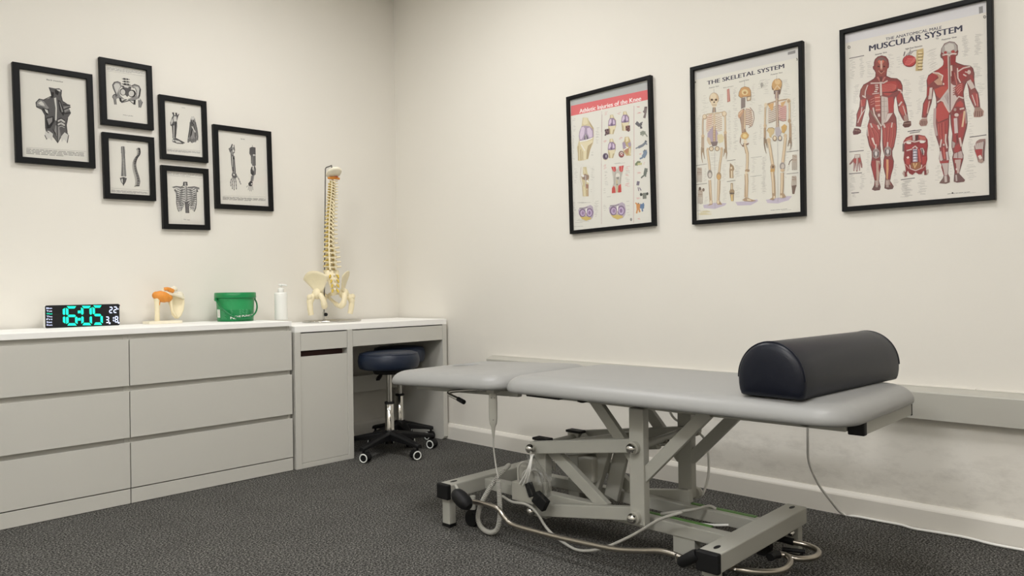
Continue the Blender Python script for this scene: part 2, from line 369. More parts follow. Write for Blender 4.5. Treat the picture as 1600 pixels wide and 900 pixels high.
# ------------------------------------------------------------------ treatment couch
def slab(rect, zb, zt, rb, rt, fz, hole=None, dome=.004):
    "padded slab: rounded outline, softly rolled top edge; fz(y) lifts it along its length"
    m = MB(); x0, y0, x1, y1, rc = rect
    def ring(ins, z):
        o = rrect(x0+ins, y0+ins, x1-ins, y1-ins, max(rc-ins*.9, .012), 10)
        return [(x, y, z+fz(y)) for x, y in o]
    n = len(ring(0, 0))
    rings = [ring(.05, zb), ring(rb, zb)]
    for k in range(1, 5): a = R(90*k/4); rings.append(ring(rb*(1-math.sin(a)), zb+rb*(1-math.cos(a))))
    hgt = zt-zb-rb
    for k in range(1, 11): a = R(90*k/10); rings.append(ring(rt*(1-math.cos(a)), zb+rb+hgt*math.sin(a)))
    rings.append(ring(rt+.03, zt+dome))
    vs = [p for r in rings for p in r]; fs = []
    for i in range(len(rings)-1):
        for k in range(n): fs.append((i*n+k, i*n+(k+1) % n, (i+1)*n+(k+1) % n, (i+1)*n+k))
    m.add(vs, fs, 0, True)
    m.add(rings[0], [tuple(reversed(range(n)))], 0, True)
    if not hole: m.add(rings[-1], [tuple(range(n))], 0, True)
    else:
        cx, cy, a, b = hole; hn = 40
        hr = [(cx+a*math.cos(2*math.pi*k/hn), cy+b*math.sin(2*math.pi*k/hn)) for k in range(hn)]
        bm = bmesh.new(); ov = [bm.verts.new(p) for p in rings[-1]]; z = lambda x, y, d=0: zt+dome-d+fz(y)
        hv = [bm.verts.new((x, y, z(x, y))) for x, y in hr]
        ed = [bm.edges.new((ov[i], ov[(i+1) % n])) for i in range(n)]+[bm.edges.new((hv[i], hv[(i+1) % hn])) for i in range(hn)]
        bmesh.ops.triangle_fill(bm, edges=ed, use_beauty=True)
        bm.verts.index_update(); m.add([v.co[:] for v in bm.verts], [tuple(v.index for v in f.verts) for f in bm.faces], 0, True); bm.free()
        rr = [[(cx+(a-i)*math.cos(2*math.pi*k/hn), cy+(b-i)*math.sin(2*math.pi*k/hn), z(0, cy, d)) for k in range(hn)] for i, d in ((0, 0), (.003, .003), (.004, .01), (.004, .03))]
        for r_, i, d in zip(rr, (0, .003, .004, .004), (0, .003, .01, .03)):
            for k in range(hn): x, y, _ = r_[k]; r_[k] = (x, y, z(x, y, d))
        m.loft(rr, 0, False); m.add(rr[-1], [tuple(range(hn))], 0, False)
    return m
def couch():
    t = thing('treatment_couch', 'grey two section treatment couch on a cream steel scissor lift frame', 'treatment couch', (-.88, -2.38, 0))
    XN, XF = -1.192, -.566
    f1 = lambda y: .008*(-2.11-y)/1.22
    main = slab((XN, -3.355, XF, -2.112, .10), .556, .614, .012, .062, f1).build('main_cushion', M_pad, t, weld=True)
    f2 = lambda y: -.0262*(y+2.105)/.68
    head = slab((XN+.004, -2.108, XF-.004, -1.425, .10), .556, .612, .012, .066, f2, hole=(-.865, -1.60, .07, .05)).build('head_cushion', M_pad, t, weld=True)
    # steel frame under the cushions
    fr = MB()
    for x in (-1.02, -.74): fr.bar((x, -2.13, .540), (x, -3.29, .545), .03, .030)
    for y in (-2.25, -2.63): fr.bar((-1.035, y, .5425), (-.725, y, .5425), .03, .028, (0, 1, 0))
    fr.build('cushion_frame', M_steel, t, bevel=.003)
    fb = MB()
    for x in (-1.05, -.70): fb.bar((x, -2.10, .535), (x, -1.50, .515), .025, .028)
    fb.bar((-1.06, -1.52, .517), (-.69, -1.52, .517), .025, .02, (0, 1, 0))
    fb.build('head_frame', M_steel, t, bevel=.003)
    eb = MB().box((-1.02, -3.333, .524), (-.60, -3.292, .5585)).build('end_bar', M_steel, t, bevel=.003)
    MB().box((-1.026, -3.3345, .5225), (-1.004, -3.2905, .5600)).build('end_cap', M_softblack, eb, bevel=.003)
    MB().box((-.604, -3.3345, .5225), (-.598, -3.2905, .5600)).build('end_cap', M_softblack, eb, bevel=.002)
    pl = MB().box((-.99, -2.42, .529), (-.80, -2.16, .545)); pl.box((-1.06, -2.30, .528), (-1.0, -2.14, .548)); pl.build('gas_strut_plate', M_softblack, t, bevel=.003)
    kn = MB().lathe([(.006, 0), (.018, .004), (.018, .012), (.008, .016)], 16, Matrix.Translation((-1.10, -2.44, .537))); kn.build('lock_knob', M_softblack, t)
    kn = MB().lathe([(.006, 0), (.02, .004), (.02, .01), (.008, .016)], 16, Matrix.Translation((-1.08, -3.20, .543))); kn.build('lock_knob', M_softblack, t)
    # backrest release lever
    lv = MB().tube(smooth_path([hit(u, v, 'x', x) for u, v, x in ((800, 607.5, -1.085), (760, 608.5, -1.085), (725, 610, -1.09), (707, 611.5, -1.095), (701, 614, -1.10), (704, 617.5, -1.105), (721, 626, -1.12))], 6), .0075, 12)
    lv = lv.build('release_lever', M_chrome, t)
    MB().cyl(hit(716, 623.5, 'x', -1.115), hit(725, 628.5, 'x', -1.122), .0090, 16).build('lever_knob', M_softblack, lv, bevel=.002)
    # base: two cross bars on feet and two long rails
    for y0, y1, nm in ((-1.845, -1.782, 0), (-2.992, -2.922, 1)):
        cb = MB().box((-1.186, y0, .113), (-.572, y1, .170)).build('cross_bar', M_steel, t, bevel=.004)
        MB().box((-1.198, y0-.0012, .112), (-1.176, y1+.0012, .1712)).build('end_cap', M_softblack, cb, bevel=.005)
        for x in (-1.135, -.612): MB().prism([(x+.018*math.cos(a), (y0+y1)/2+.007*math.sin(a)) for a in [2*math.pi*k/16 for k in range(16)]], lambda p, q: (p[0], p[1], .1698+.0012*q)).build('slot', M_softblack, cb)
        ym = (y0+y1)/2
        for x in (-1.178, -.612):
            l = MB().box((x, ym-.021, .012), (x+.034, ym+.021, .114)).build('leg', M_steel, t, bevel=.003)
            MB().box((x-.001, ym-.022, 0), (x+.035, ym+.022, .013)).build('foot_pad', M_softblack, l, bevel=.002)
    for x in (-.995, -.795): MB().box((x, -2.923, .118), (x+.04, -1.844, .160)).build('base_rail', M_steel, t, bevel=.003)
    MB().box((-.99, -2.80, .05), (-.955, -2.72, .119)).build('rail_bracket', M_steel, t, bevel=.002)
    MB().box((-1.10, -2.915, .060), (-.85, -2.885, .114)).build('rail_bracket', M_steel, t, bevel=.002)
    tp = MB(); tp.box((-.956, -2.84, .158), (-.942, -2.55, .1625)); tp.build('marking_strip', M_grntape, t)
    tp = MB(); tp.box((-.772, -2.90, .1585), (-.754, -2.66, .1625)); tp.build('marking_strip', M_grntape, t)
    # lift linkage
    UL, UR_, LL, LR = (-2.150, .332), (-2.628, .4035), (-2.150, .098), (-2.628, .1755)
    for xa, xp, sg in ((-1.016, -1.047, -1), (-.735, -.705, 1)):
        dy = 0 if sg < 0 else .02
        for (ya, za), (yb, zb) in ((UL, UR_), (LL, LR)):
            d = Vector((0, yb-ya, zb-za)).normalized()*.02
            MB().bar(Vector((xa, ya, za))-d, Vector((xa, yb, zb))+d*.6, .026, .046).build('lift_arm', M_steel, t, bevel=.003)
        po = MB().box((xp-.017, -2.660+dy*1.2, .150 if sg < 0 else .163), (xp+.017, -2.604+dy*1.2, .532)).build('lift_post', M_steel, t, bevel=.003)
        for (y, z, on) in ((*UL, 0), (*UR_, 1), (*LL, 0), (*LR, 1)):
            x0 = (xp+sg*.016) if on else (xa+sg*.012)
            p = MB().cyl((x0, y, z), (x0+sg*.018, y, z), .021 if on else .012, 24).build('pivot', M_steel2, t)
            MB().ball((x0+sg*.024, y, z), (.017, .0175, .0175), 24, 14).build('dome_nut', M_chrome, p)
        # braces fan out from the post to the cushion frame
        bx = xp-sg*.004
        MB().bar((bx, -2.645+dy*.8, .305), (bx, -2.885+dy*.8, .545), .022, .040).build('brace', M_steel, t, bevel=.002)
        bx2 = -.9875 if sg < 0 else bx
        MB().bar((bx2, -2.615+dy*1.2, .300), (bx2, -2.395+dy*1.2, .545), .022, .040).build('brace', M_steel, t, bevel=.002)
        # the fixed tower with its own brace
        tx = -.976 if sg < 0 else -.775
        to = MB().box((tx-.018, -2.175, .06), (tx+.018, -2.118, .356)).build('lift_tower', M_steel, t, bevel=.003)
        MB().box((tx-.021, -2.182, .352), (tx+.021, -2.110, .362)).build('tower_cap', M_softblack, to, bevel=.003)
        MB().bar((tx, -2.175, .335), (tx, -2.445, .150), .024, .044).build('brace', M_steel, t, bevel=.002)
    MB().cyl((-1.02, UR_[0], UR_[1]), (-.72, UR_[0]+.02, UR_[1]), .013, 20).build('cross_shaft', M_steel, t)
    MB().cyl((-1.0, LL[0], .335), (-.74, LL[0], .335), .013, 20).build('cross_shaft', M_steel, t)
    # linear actuator between the arms
    ac = MB(); ac.bar((-.88, -2.20, .315), (-.88, -2.50, .385), .075, .06); ac = ac.build('actuator', M_steel2, t, bevel=.012, seg=3)
    MB().cyl((-.88, -2.40, .352), (-.88, -2.60, .385), .021, 24).build('actuator_tube', M_steel2, ac)
    MB().cyl((-.88, -2.58, .382), (-.88, -2.65, .394), .011, 20).build('actuator_rod', M_chrome, ac)
    mo = MB(); mo.box((-.90, -2.33, .30), (-.84, -2.25, .20)); mo.build('motor', M_steel2, ac, bevel=.01)
    for ya, yb in ((-2.30, -2.36), ): MB().bar((-.86, ya, .17), (-.86, yb, .33), .03, .05).build('actuator_mount', M_steel, t, bevel=.003)
    MB().bar((-.83, -2.36, .14), (-.83, -2.42, .36), .02, .06).build('actuator_mount', M_steel, t, bevel=.003)
    # control box on the near rail
    cbx = MB().box((-1.055, -2.165, .125), (-1.0, -2.055, .196)).build('control_box', M_steel2, t, bevel=.003)
    MB().box((-.99, -2.125, .165), (-.93, -2.02, .245)).build('transformer', M_steel2, t, bevel=.006)
    bx = MB().cyl((-.95, -2.18, .235), (-.95, -2.18, .275), .006, 12); bx.build('plug_pin', M_chrome, t)
    for k, (y, h_, e) in enumerate(((-2.068, .05, .035), (-2.09, .028, .05), (-2.118, .032, .045))):
        MB().tube(smooth_path([(-1.03, y, .194), (-1.03, y, .194+h_), (-1.02, y-.018, .205+h_*1.25), (-1.0, y-e, .20+h_), (-.985, y-e-.01, .17)], 6), .0042, 10).build('wire', M_cable, cbx)
    # perimeter foot bar
    ft = [hit(u, v, 'x', x) for u, v, x in ((712, 783, -1.17), (745, 785, -1.165), (775, 793, -1.16), (788, 808, -1.16), (802, 820, -1.16), (850, 834, -1.16), (900, 846, -1.16), (960, 858, -1.16), (1000, 860.5, -1.16), (1030, 861, -1.16), (1052, 866, -1.16), (1072, 874, -1.16))]
    fbm = MB().tube(smooth_path(ft, 6), .0088, 12).build('foot_bar', M_nickel, t)
    g0, g1 = hit(1062, 880, 'x', -1.19), hit(1090, 866, 'x', -1.19)
    MB().tube([g0, g0+(g1-g0)*.1, g0+(g1-g0)*.9, g1], [.012, .0165, .0175, .015], 18).build('foot_bar_grip', M_softblack, fbm)
    MB().tube([hit(1056, 865, 'x', -1.165), hit(1057, 878, 'x', -1.165)], .004, 10).build('grip_pin', M_chrome, fbm)
    # rubber pedal hanging from the left cross bar
    pa = hit(712, 759, 'x', -1.165); pb = hit(723, 781, 'x', -1.215)
    pd = MB().tube([pa, pa.lerp(pb, .6), pb], .006, 10).build('pedal_arm', M_steel, t)
    pc = MB(); A = (hit(731, 790, 'x', -1.20)-hit(710, 768, 'x', -1.20)).normalized()
    Mx = Matrix.Translation(hit(722, 780.5, 'x', -1.215)) @ Vector((0, A.y, A.z)).to_track_quat('Z', 'X').to_matrix().to_4x4()
    pc.loft([[Mx @ Vector((sx*.027*s_, sy*.030*s_, z*1.25)) for sx, sy in ((.45, 1), (1, .6), (1, -.6), (.45, -1), (-.45, -1), (-1, -.6), (-1, .6), (-.45, 1))] for s_, z in ((.55, -.037), (.92, -.028), (1, 0), (.95, .024), (.5, .036))])
    pc.build('pedal', M_softblack, pd, subsurf=1)
    # castors behind the feet
    for (x, y) in ((-1.10, -1.885), (-.66, -1.885), (-1.0, -2.87), (-.655, -2.87)):
        c = MB().cyl((x, y, .05), (x, y+.0, .118), .011, 14).build('castor', M_steel, t)
        MB().cyl((x-.014, y, .031), (x+.014, y, .031), .031, 28).build('castor_wheel', M_softblack, c, bevel=.005)
        MB().box((x-.017, y-.012, .045), (x+.017, y+.012, .066)).build('castor_fork', M_softblack, c, bevel=.003)
    # bent chrome lifting pedals at the right end
    def loop(px, z):
        return smooth_path([hit(u, v, 'z', zz) for (u, v), zz in zip(px, z)], 6)
    l1 = MB().tube(loop(((1131, 884), (1160, 891), (1195, 894), (1222, 891), (1235, 880), (1230, 869), (1216, 866), (1208, 868)), (.085, .08, .075, .072, .072, .075, .078, .08)), .0095, 14).build('lift_pedal', M_nickel, t)
    MB().tube([hit(1216, 866, 'z', .078), hit(1208, 868, 'z', .08), hit(1203, 871, 'z', .08)], .0125, 14).build('pedal_sleeve', M_softblack, l1)
    MB().cyl(hit(1148, 889, 'z', .09), hit(1148, 891, 'z', .075), .004, 10).build('pedal_bolt', M_chrome, l1)
    l2 = MB().tube(loop(((1205, 838), (1232, 845), (1258, 851), (1275, 858), (1279, 866), (1268, 872), (1245, 873), (1224, 867)), (.08, .075, .07, .066, .064, .064, .066, .07)), .0095, 14).build('lift_pedal', M_nickel, t)
    MB().tube([hit(1205, 838, 'z', .08), hit(1225, 843, 'z', .077), hit(1240, 847, 'z', .074)], .0115, 14).build('pedal_sleeve', M_softblack, l2)
    MB().tube([hit(1222, 858, 'z', .05), hit(1258, 862, 'z', .05)], .007, 12).build('latch_rod', M_softblack, t)
    MB().ball(hit(1236, 833, 'z', .095), .012, 14, 8).build('latch_bolt', M_chrome, t)
    # handset bracket and low flex along the frame
    cbp = [hit(u, v, 'x', -1.07) for u, v in ((785, 775), (800, 784), (822, 788), (838, 800))]
    cbp += [hit(u, v, 'x', -1.06) for u, v in ((855, 826), (878, 846), (905, 860))]+[hit(u, v, 'x', -1.06) for u, v in ((940, 857), (985, 838), (1030, 812), (1065, 800))]
    cbp += [Vector((-.96, -2.66, .168)), Vector((-.86, -2.72, .172)), Vector((-.79, -2.74, .172)), Vector((-.775, -2.76, .163))]
    for p in cbp: p.z = max(p.z, .007)
    MB().tube(smooth_path(cbp, 8), .0052, 10).build('flex', M_cable, t)
    MB().tube(smooth_path([hit(u, v, 'x', -.66) for u, v in ((1092, 777), (1100, 768), (1107, 740), (1106, 705), (1098, 682), (1072, 664), (1055, 655), (1047, 644))], 8), .0045, 10).build('flex', M_wcable, t)
    MB().tube(smooth_path([Vector((-.87, -2.67, .130)), Vector((-.87, -2.74, .132)), Vector((-.86, -2.80, .136)), Vector((-.84, -2.84, .14))], 6), .004, 8).build('flex', M_wcable, t)
    return t
couch()
# handset on its coiled cord
def handset():
    top = hit(770, 612, 'x', -1.12); t = thing('hand_control', 'grey handset hanging from couch edge above its coiled cord', 'hand control', top)
    X = Vector((.72, -.69, 0)).normalized(); Y = Vector((.69, .72, 0))
    rings = []
    for z, wx, wy in ((0, .0135, .010), (-.006, .0152, .0105), (-.04, .0165, .011), (-.10, .0162, .0115), (-.122, .0135, .0105), (-.130, .0095, .008), (-.138, .0075, .007), (-.165, .0048, .0048), (-.175, .003, .003)):
        zz = z*1.0
        rings.append([top+X*(wx*(abs(math.cos(a))**.6*(1 if math.cos(a) > 0 else -1)))+Y*(wy*(abs(math.sin(a))**.6*(1 if math.sin(a) > 0 else -1)))+Vector((0, 0, zz)) for a in [2*math.pi*k/20 for k in range(20)]])
    MB().loft(rings).build('handset_body', M_steel2, t)
    mk = MB()
    for dx, dz in ((-.006, -.022), (.006, -.022), (0, -.105)):
        c = top+X*dx-Y*.0112+Vector((0, 0, dz)); mk.bar(c-X*.002, c+X*.002, .002, .0018, Y)
    mk.build('button_mark', M_softblack, t)
    hk = MB(); hk.box((top.x-.015, top.y-.02, top.z-.004), (top.x+.015, top.y+.02, top.z+.012)); hk.build('hanger', M_steel, t, bevel=.002)
    end = top+Vector((0, 0, -.168)); tj = hit(779, 747, 'x', -1.13)
    MB().tube(smooth_path([end, end+Vector((0, 0, -.04)), hit(774, 722, 'x', -1.12), hit(777, 740, 'x', -1.13), tj], 8), .0032, 10).build('cord', M_cable, t)
    path = smooth_path([hit(u, v, 'x', x) for u, v, x in ((795, 727, -1.02), (789, 733, -1.06), (776, 748, -1.10), (762, 768, -1.13), (750, 792, -1.14), (747, 812, -1.14), (754, 826, -1.14), (767, 832, -1.14), (777, 826, -1.135), (781, 806, -1.13), (780.5, 780, -1.13), (779, 750, -1.13))], 60)
    # walk the path at even steps and wind the cord round it
    D = [0]
    for a, b in zip(path, path[1:]): D.append(D[-1]+(b-a).length)
    pitch = .0062; turns = D[-1]/pitch; ns = int(turns*10); pts = []; x = Vector((1, 0, 0)); j = 0
    for i in range(ns+1):
        s = D[-1]*i/ns
        while j < len(D)-2 and D[j+1] < s: j += 1
        q = (s-D[j])/max(1e-9, D[j+1]-D[j]); p = path[j].lerp(path[j+1], q); T = (path[j+1]-path[j]).normalized()
        x = (x-T*x.dot(T)).normalized(); y = T.cross(x); a = 2*math.pi*turns*i/ns
        pts.append(p+(x*math.cos(a)+y*math.sin(a))*.0072)
    MB().tube(pts, .0027, 6).build('coiled_cord', M_cable, t)
handset()
# clear plastic bag with a black adaptor, tied to the near lift arm
def bag():
    c = hit(836, 712, 'x', -1.05); t = thing('plastic_bag', 'crumpled clear plastic bag holding a black adaptor under the couch frame', 'bag', c)
    m = MB(); n = 30; rings = []
    keys = [(0, 828, 712, 7, -1.06), (.12, 834, 722, 9, -1.065), (.3, 838, 738, 15, -1.075), (.55, 842, 755, 21, -1.085), (.8, 840, 770, 20, -1.085), (.95, 838, 780, 14, -1.08), (1, 838, 784, 5, -1.08)]
    for k, (s, u, v, hw, x) in enumerate(keys):
        cc = hit(u, v, 'x', x); rad = hw*2.35/FPX; ring = []
        for i in range(n):
            a = 2*math.pi*i/n
            q = noise.noise(Vector((math.cos(a)*3.1, math.sin(a)*3.1, k*1.3)))*.5+noise.noise(Vector((math.cos(a)*8, math.sin(a)*8, k*2.7)))*.3
            ring.append(cc+Vector((math.sin(a)*rad*.42*(1+q), -math.cos(a)*rad*1.25*(1+q*.8), noise.noise(Vector((a*2, k, 3)))*.012)))
        rings.append(ring)
    m.loft(rings, caps=False, smooth=False); m.build('film', M_bag, t)
    fl = MB(); vs = []; nu, nv = 9, 7
    P = [hit(u, v, 'x', x) for u, v, x in ((836, 716, -1.075), (868, 742, -1.10), (858, 757, -1.105), (828, 734, -1.085))]
    for i in range(nu):
        for j in range(nv):
            a = P[0].lerp(P[1], i/(nu-1)); b = P[3].lerp(P[2], i/(nu-1)); p = a.lerp(b, j/(nv-1))
            vs.append(p+Vector((noise.noise(Vector((i*.9, j*.9, 1)))*.02, 0, noise.noise(Vector((i*.8, j*.8, 7)))*.008)))
    fl.add(vs, [(i*nv+j, (i+1)*nv+j, (i+1)*nv+j+1, i*nv+j+1) for i in range(nu-1) for j in range(nv-1)])
    fl.build('flap', M_bag, t, fix=False)
    for (u, v), hw, hh, ang in (((845, 783), .030, .023, 30), ((829, 765), .011, .026, -25)):
        q = hit(u, v, 'x', -1.082); M = Matrix.Translation(q) @ Matrix.Rotation(R(ang), 4, 'X')
        MB().box((-.012, -hw, -hh), (.012, hw, hh), M).build('adaptor', M_softblack, t, bevel=.003)
    for k in range(3):
        MB().tube(smooth_path([hit(812+5*k, 756+2*k, 'x', -1.06), hit(822+3*k, 738, 'x', -1.08), hit(829+k, 718, 'x', -1.075), hit(829+2*k, 711, 'x', -1.05)], 6), .0028, 8).build('tie', M_wcable, t)
bag()
# half-round bolster lying across the couch
def bolster():
    P0 = Vector((-1.160, -3.135, .6235)); P1 = Vector((-.530, -3.185, .6235)); d = (P1-P0).normalized(); s = Vector((d.y, -d.x, 0)); Lr = (P1-P0).length
    t = thing('bolster', 'dark navy half round bolster cushion lying across the right end of couch', 'bolster', (P0+P1)/2)
    W, Hh = .099, .153
    prof = []
    for k in range(33):
        a = R(180*k/32); prof.append((W*math.cos(a)*(1), .050+(Hh-.050)*math.sin(a)))
    # sides roll in to a flat base
    low = [(-W*.995, .032), (-W*.965, .014), (-W*.92, .003), (-W*.85, 0)]
    prof = prof+low+[(-x, z) for x, z in reversed(low)]
    cz = .06
    def ring(u, k): return [P0+d*u+s*(-x*k)+Vector((0, 0, cz+(z-cz)*k)) for x, z in prof]
    A = [(-.0100, .06), (-.0095, .45), (-.0070, .75), (-.0030, .90), (.0015, .96), (.007, .99), (.015, 1)]
    rings = [ring(u, k) for u, k in A]; n = 10
    for i in range(1, n): rings.append(ring(.015+(Lr-.03)*i/n, 1))
    rings += [ring(Lr-u, k) for u, k in reversed(A)]
    b = MB().loft(rings); b = b.build('bolster_cover', M_navy, t)
    for u in (.006, Lr-.006):
        MB().tube([P0+d*u+s*(-x*.992)+Vector((0, 0, .06+(z-.06)*.992)) for x, z in prof[:33]], .0022, 6).build('piping', M_navy, b)
bolster()
# white power cable from the couch to the wall, along the skirting
pc = [(-.33, -2.82, .50)]
cab = [hit(1262, 668, 'x', -.30), hit(1261, 690, 'x', -.29), hit(1264, 725, 'x', -.25), hit(1277, 756, 'x', -.2)]
cab = [hit(u, v, 'x', x) for u, v, x in ((1262, 655, -.45), (1262, 690, -.42), (1264, 722, -.36), (1278, 755, -.27), (1296, 780, -.18))]
cab += [hit(u, v, 'z', .0065) for u, v in ((1319, 801), (1345, 806), (1380, 813), (1410, 819), (1428, 826), (1465, 832), (1510, 840), (1550, 850), (1600, 859.5), (1660, 870))]
for p in cab: p.x = min(p.x, -.027)
tag(MB().tube(smooth_path(cab, 8), .0048, 10).build('power_cable', M_wcable), 'white power cable running from couch down and along the right skirting', 'cable')
# ------------------------------------------------------------------ framed prints
INK = {}
def ink(rgb, rough=.7):
    k = tuple(rgb)
    if k not in INK: INK[k] = mat('print_ink_%02x%02x%02x' % k, k, rough, spec=.2)
    return INK[k]
def font_polys(s, bold=0, extend=None):
    cu = bpy.data.curves.new('lettering', 'FONT'); cu.body = s; cu.size = 1; cu.offset = bold; cu.resolution_u = 3
    o = bpy.data.objects.new('lettering', cu); COL.objects.link(o)
    dg = bpy.context.evaluated_depsgraph_get(); me = bpy.data.meshes.new_from_object(o.evaluated_get(dg))
    vs = [(v.co.x, v.co.y) for v in me.vertices]; fs = [tuple(p.vertices) for p in me.polygons]
    bpy.data.objects.remove(o); bpy.data.curves.remove(cu); bpy.data.meshes.remove(me)
    x0 = min(v[0] for v in vs); x1 = max(v[0] for v in vs); y1 = max(v[1] for v in vs)
    return [((x-x0)/(x1-x0), y/y1) for x, y in vs], fs
class Pic:
    "a framed print on a wall; a runs right, b up, measured from the frame's centre"
    def __init__(s, label, wall, cx, cz, W, H, border, lean=0, paper=(226, 223, 214), group=None):
        c, sn = math.cos(R(lean)), math.sin(R(lean))
        r0, out = (Vector((1, 0, 0)), Vector((0, -1, 0))) if wall == 'back' else (Vector((0, -1, 0)), Vector((-1, 0, 0)))
        s.rt = r0*c+Vector((0, 0, 1))*sn; s.up = Vector((0, 0, 1))*c-r0*sn; s.out = out
        s.O = Vector((cx, 0, cz)) if wall == 'back' else Vector((0, cx, cz))
        s.ax = 'y' if wall == 'back' else 'x'; s.W, s.H, s.bd = W, H, border
        s.t = thing('framed_print', label, 'picture', s.O, group=group)
        s.m = MB(); s.mats = [ink(paper)]; s.k = 0; s.rnd = random.Random(label)
        w, h = W/2-border+.004, H/2-border+.004
        s.w, s.h = W/2-border, H/2-border
        s.m.add([s.P(a, b, .011) for a, b in ((-w, -h), (w, -h), (w, h), (-w, h))], [(0, 1, 2, 3)])
        f = MB(); dpt = .026
        o = [(-W/2, -H/2), (W/2, -H/2), (W/2, H/2), (-W/2, H/2)]
        def rg(ins, d): return [s.P(a-math.copysign(ins, a), b-math.copysign(ins, b), d) for a, b in o]
        rings = [rg(0, .001), rg(0, dpt-.0015), rg(.0015, dpt), rg(border-.002, dpt), rg(border, dpt-.002), rg(border, .0125)]
        f.loft(rings, caps=False, smooth=False); f.build('frame', M_frame, s.t)
        bk = MB().add([s.P(a*.98, b*.98, .004) for a, b in o], [(0, 1, 2, 3)]); bk.build('backing_board', ink((150, 130, 100)), s.t)
    def P(s, a, b, d): return s.O+s.rt*a+s.up*b+s.out*d
    def L(s, u, v):
        p = hit(u, v, s.ax, -.0125)-s.O
        return p.dot(s.rt), p.dot(s.up)
    def mi(s, rgb):
        m = ink(rgb)
        if m not in s.mats: s.mats.append(m)
        return s.mats.index(m)
    def clip(s, q): return (max(-s.w, min(s.w, q[0])), max(-s.h, min(s.h, q[1])))
    def face(s, pts, rgb):
        s.k += 1; d = .0111+s.k*4.5e-6
        n = len(pts); s.m.add([s.P(*s.clip(p), d) for p in pts], [tuple(range(n))], s.mi(rgb))
    def poly(s, px, rgb, C=None): s.face([s.L(*(C(*p) if C else p)) for p in px], rgb)
    def line(s, px, wd, rgb, C=None, taper=False):
        "stroke of wd mm through pixel points"
        q = [Vector(s.L(*(C(*p) if C else p))) for p in px]; n = len(q); wd *= .0005; Lf = []; Rt = []
        for i in range(n):
            t = (q[min(i+1, n-1)]-q[max(i-1, 0)]); t = t.normalized() if t.length else Vector((1, 0)); nn = Vector((-t.y, t.x))
            ww = wd*(1-.75*i/(n-1)) if taper else wd
            Lf.append(q[i]+nn*ww); Rt.append(q[i]-nn*ww)
        s.k += 1; d = .0111+s.k*4.5e-6
        s.m.add([s.P(*s.clip(p), d) for p in Lf+Rt], [(i, n+i, n+i+1, i+1) for i in range(n-1)], s.mi(rgb))
    def oval(s, cu, cv, ru, rv, rgb, C=None, n=16, rot=0):
        c, sn = math.cos(R(rot)), math.sin(R(rot))
        s.poly([(cu+ru*math.cos(2*math.pi*k/n)*c-rv*math.sin(2*math.pi*k/n)*sn, cv+ru*math.cos(2*math.pi*k/n)*sn+rv*math.sin(2*math.pi*k/n)*c) for k in range(n)], rgb, C)
    def text(s, txt, pl, pr, hmm, rgb, bold=0, C=None):
        "lettering whose base line runs from pixel pl to pr; cap height in mm"
        A = Vector(s.L(*(C(*pl) if C else pl))); B = Vector(s.L(*(C(*pr) if C else pr))); e = B-A; n = Vector((-e.y, e.x)).normalized()*hmm*.001
        vs, fs = font_polys(txt); t = e.normalized()*bold*hmm*.001*4
        for q in ((0, ) if not bold else (-1, 0, 1)):
            s.k += 1; d = .0111+s.k*4.5e-6
            s.m.add([s.P(*s.clip(A+e*x+n*y+t*q), d) for x, y in vs], fs, s.mi(rgb))
    def para(s, quad, n, rgb, wd=1.0, fill=.85, C=None, words=True):
        "n rows of fine print inside a pixel quad TL, TR, BR, BL"
        q = [Vector(s.L(*(C(*p) if C else p))) for p in quad]
        for i in range(n):
            t = (i+.5)/n; a = q[0].lerp(q[3], t); b = q[1].lerp(q[2], t); x = 0; end = fill*(.55+.45*s.rnd.random()) if not words else 1-(0 if i < n-1 else .35)
            while x < end:
                l = s.rnd.uniform(.05, .16) if words else end; l = min(l, end-x)
                p0 = a.lerp(b, x); p1 = a.lerp(b, x+l*(.86 if words else 1)); tt = (p1-p0); 
                if tt.length < 1e-5: break
                nn = Vector((-tt.y, tt.x)).normalized()*wd*.0005
                d = .01104
                s.m.add([s.P(*s.clip(z), d) for z in (p0+nn, p0-nn, p1-nn, p1+nn)], [(0, 1, 2, 3)], s.mi(rgb)); x += l
    def labels(s, quad, n, rgb=(172, 170, 166), wd=.9, C=None):
        "scattered short label lines"
        q = [Vector(s.L(*(C(*p) if C else p))) for p in quad]
        for i in range(n):
            t = (i+s.rnd.random()*.6)/n; a = q[0].lerp(q[3], t); b = q[1].lerp(q[2], t); x0 = s.rnd.uniform(0, .35); x1 = x0+s.rnd.uniform(.3, .65)
            p0 = a.lerp(b, x0); p1 = a.lerp(b, min(1, x1)); tt = p1-p0; nn = Vector((-tt.y, tt.x)).normalized()*wd*.0005
            d = .01104
            s.m.add([s.P(*s.clip(z), d) for z in (p0+nn, p0-nn, p1-nn, p1+nn)], [(0, 1, 2, 3)], s.mi(rgb))
    def done(s):
        s.m.build('print', s.mats, s.t, fix=False)
        w, h = s.w+.003, s.h+.003
        MB().add([s.P(a, b, .0142) for a, b in ((-w, -h), (w, -h), (w, h), (-w, h))], [(0, 1, 2, 3)]).build('glazing', M_glaze, s.t, fix=False)
def crop(x0, y0, k): return lambda u, v: (x0+u/k, y0+v/k)
DK, MD, LT, PL, GT = (40, 39, 40), (92, 90, 90), (140, 138, 136), (206, 204, 198), (150, 148, 144)
GA = 'small framed engravings above the chest'; GB = 'large framed charts above the couch'
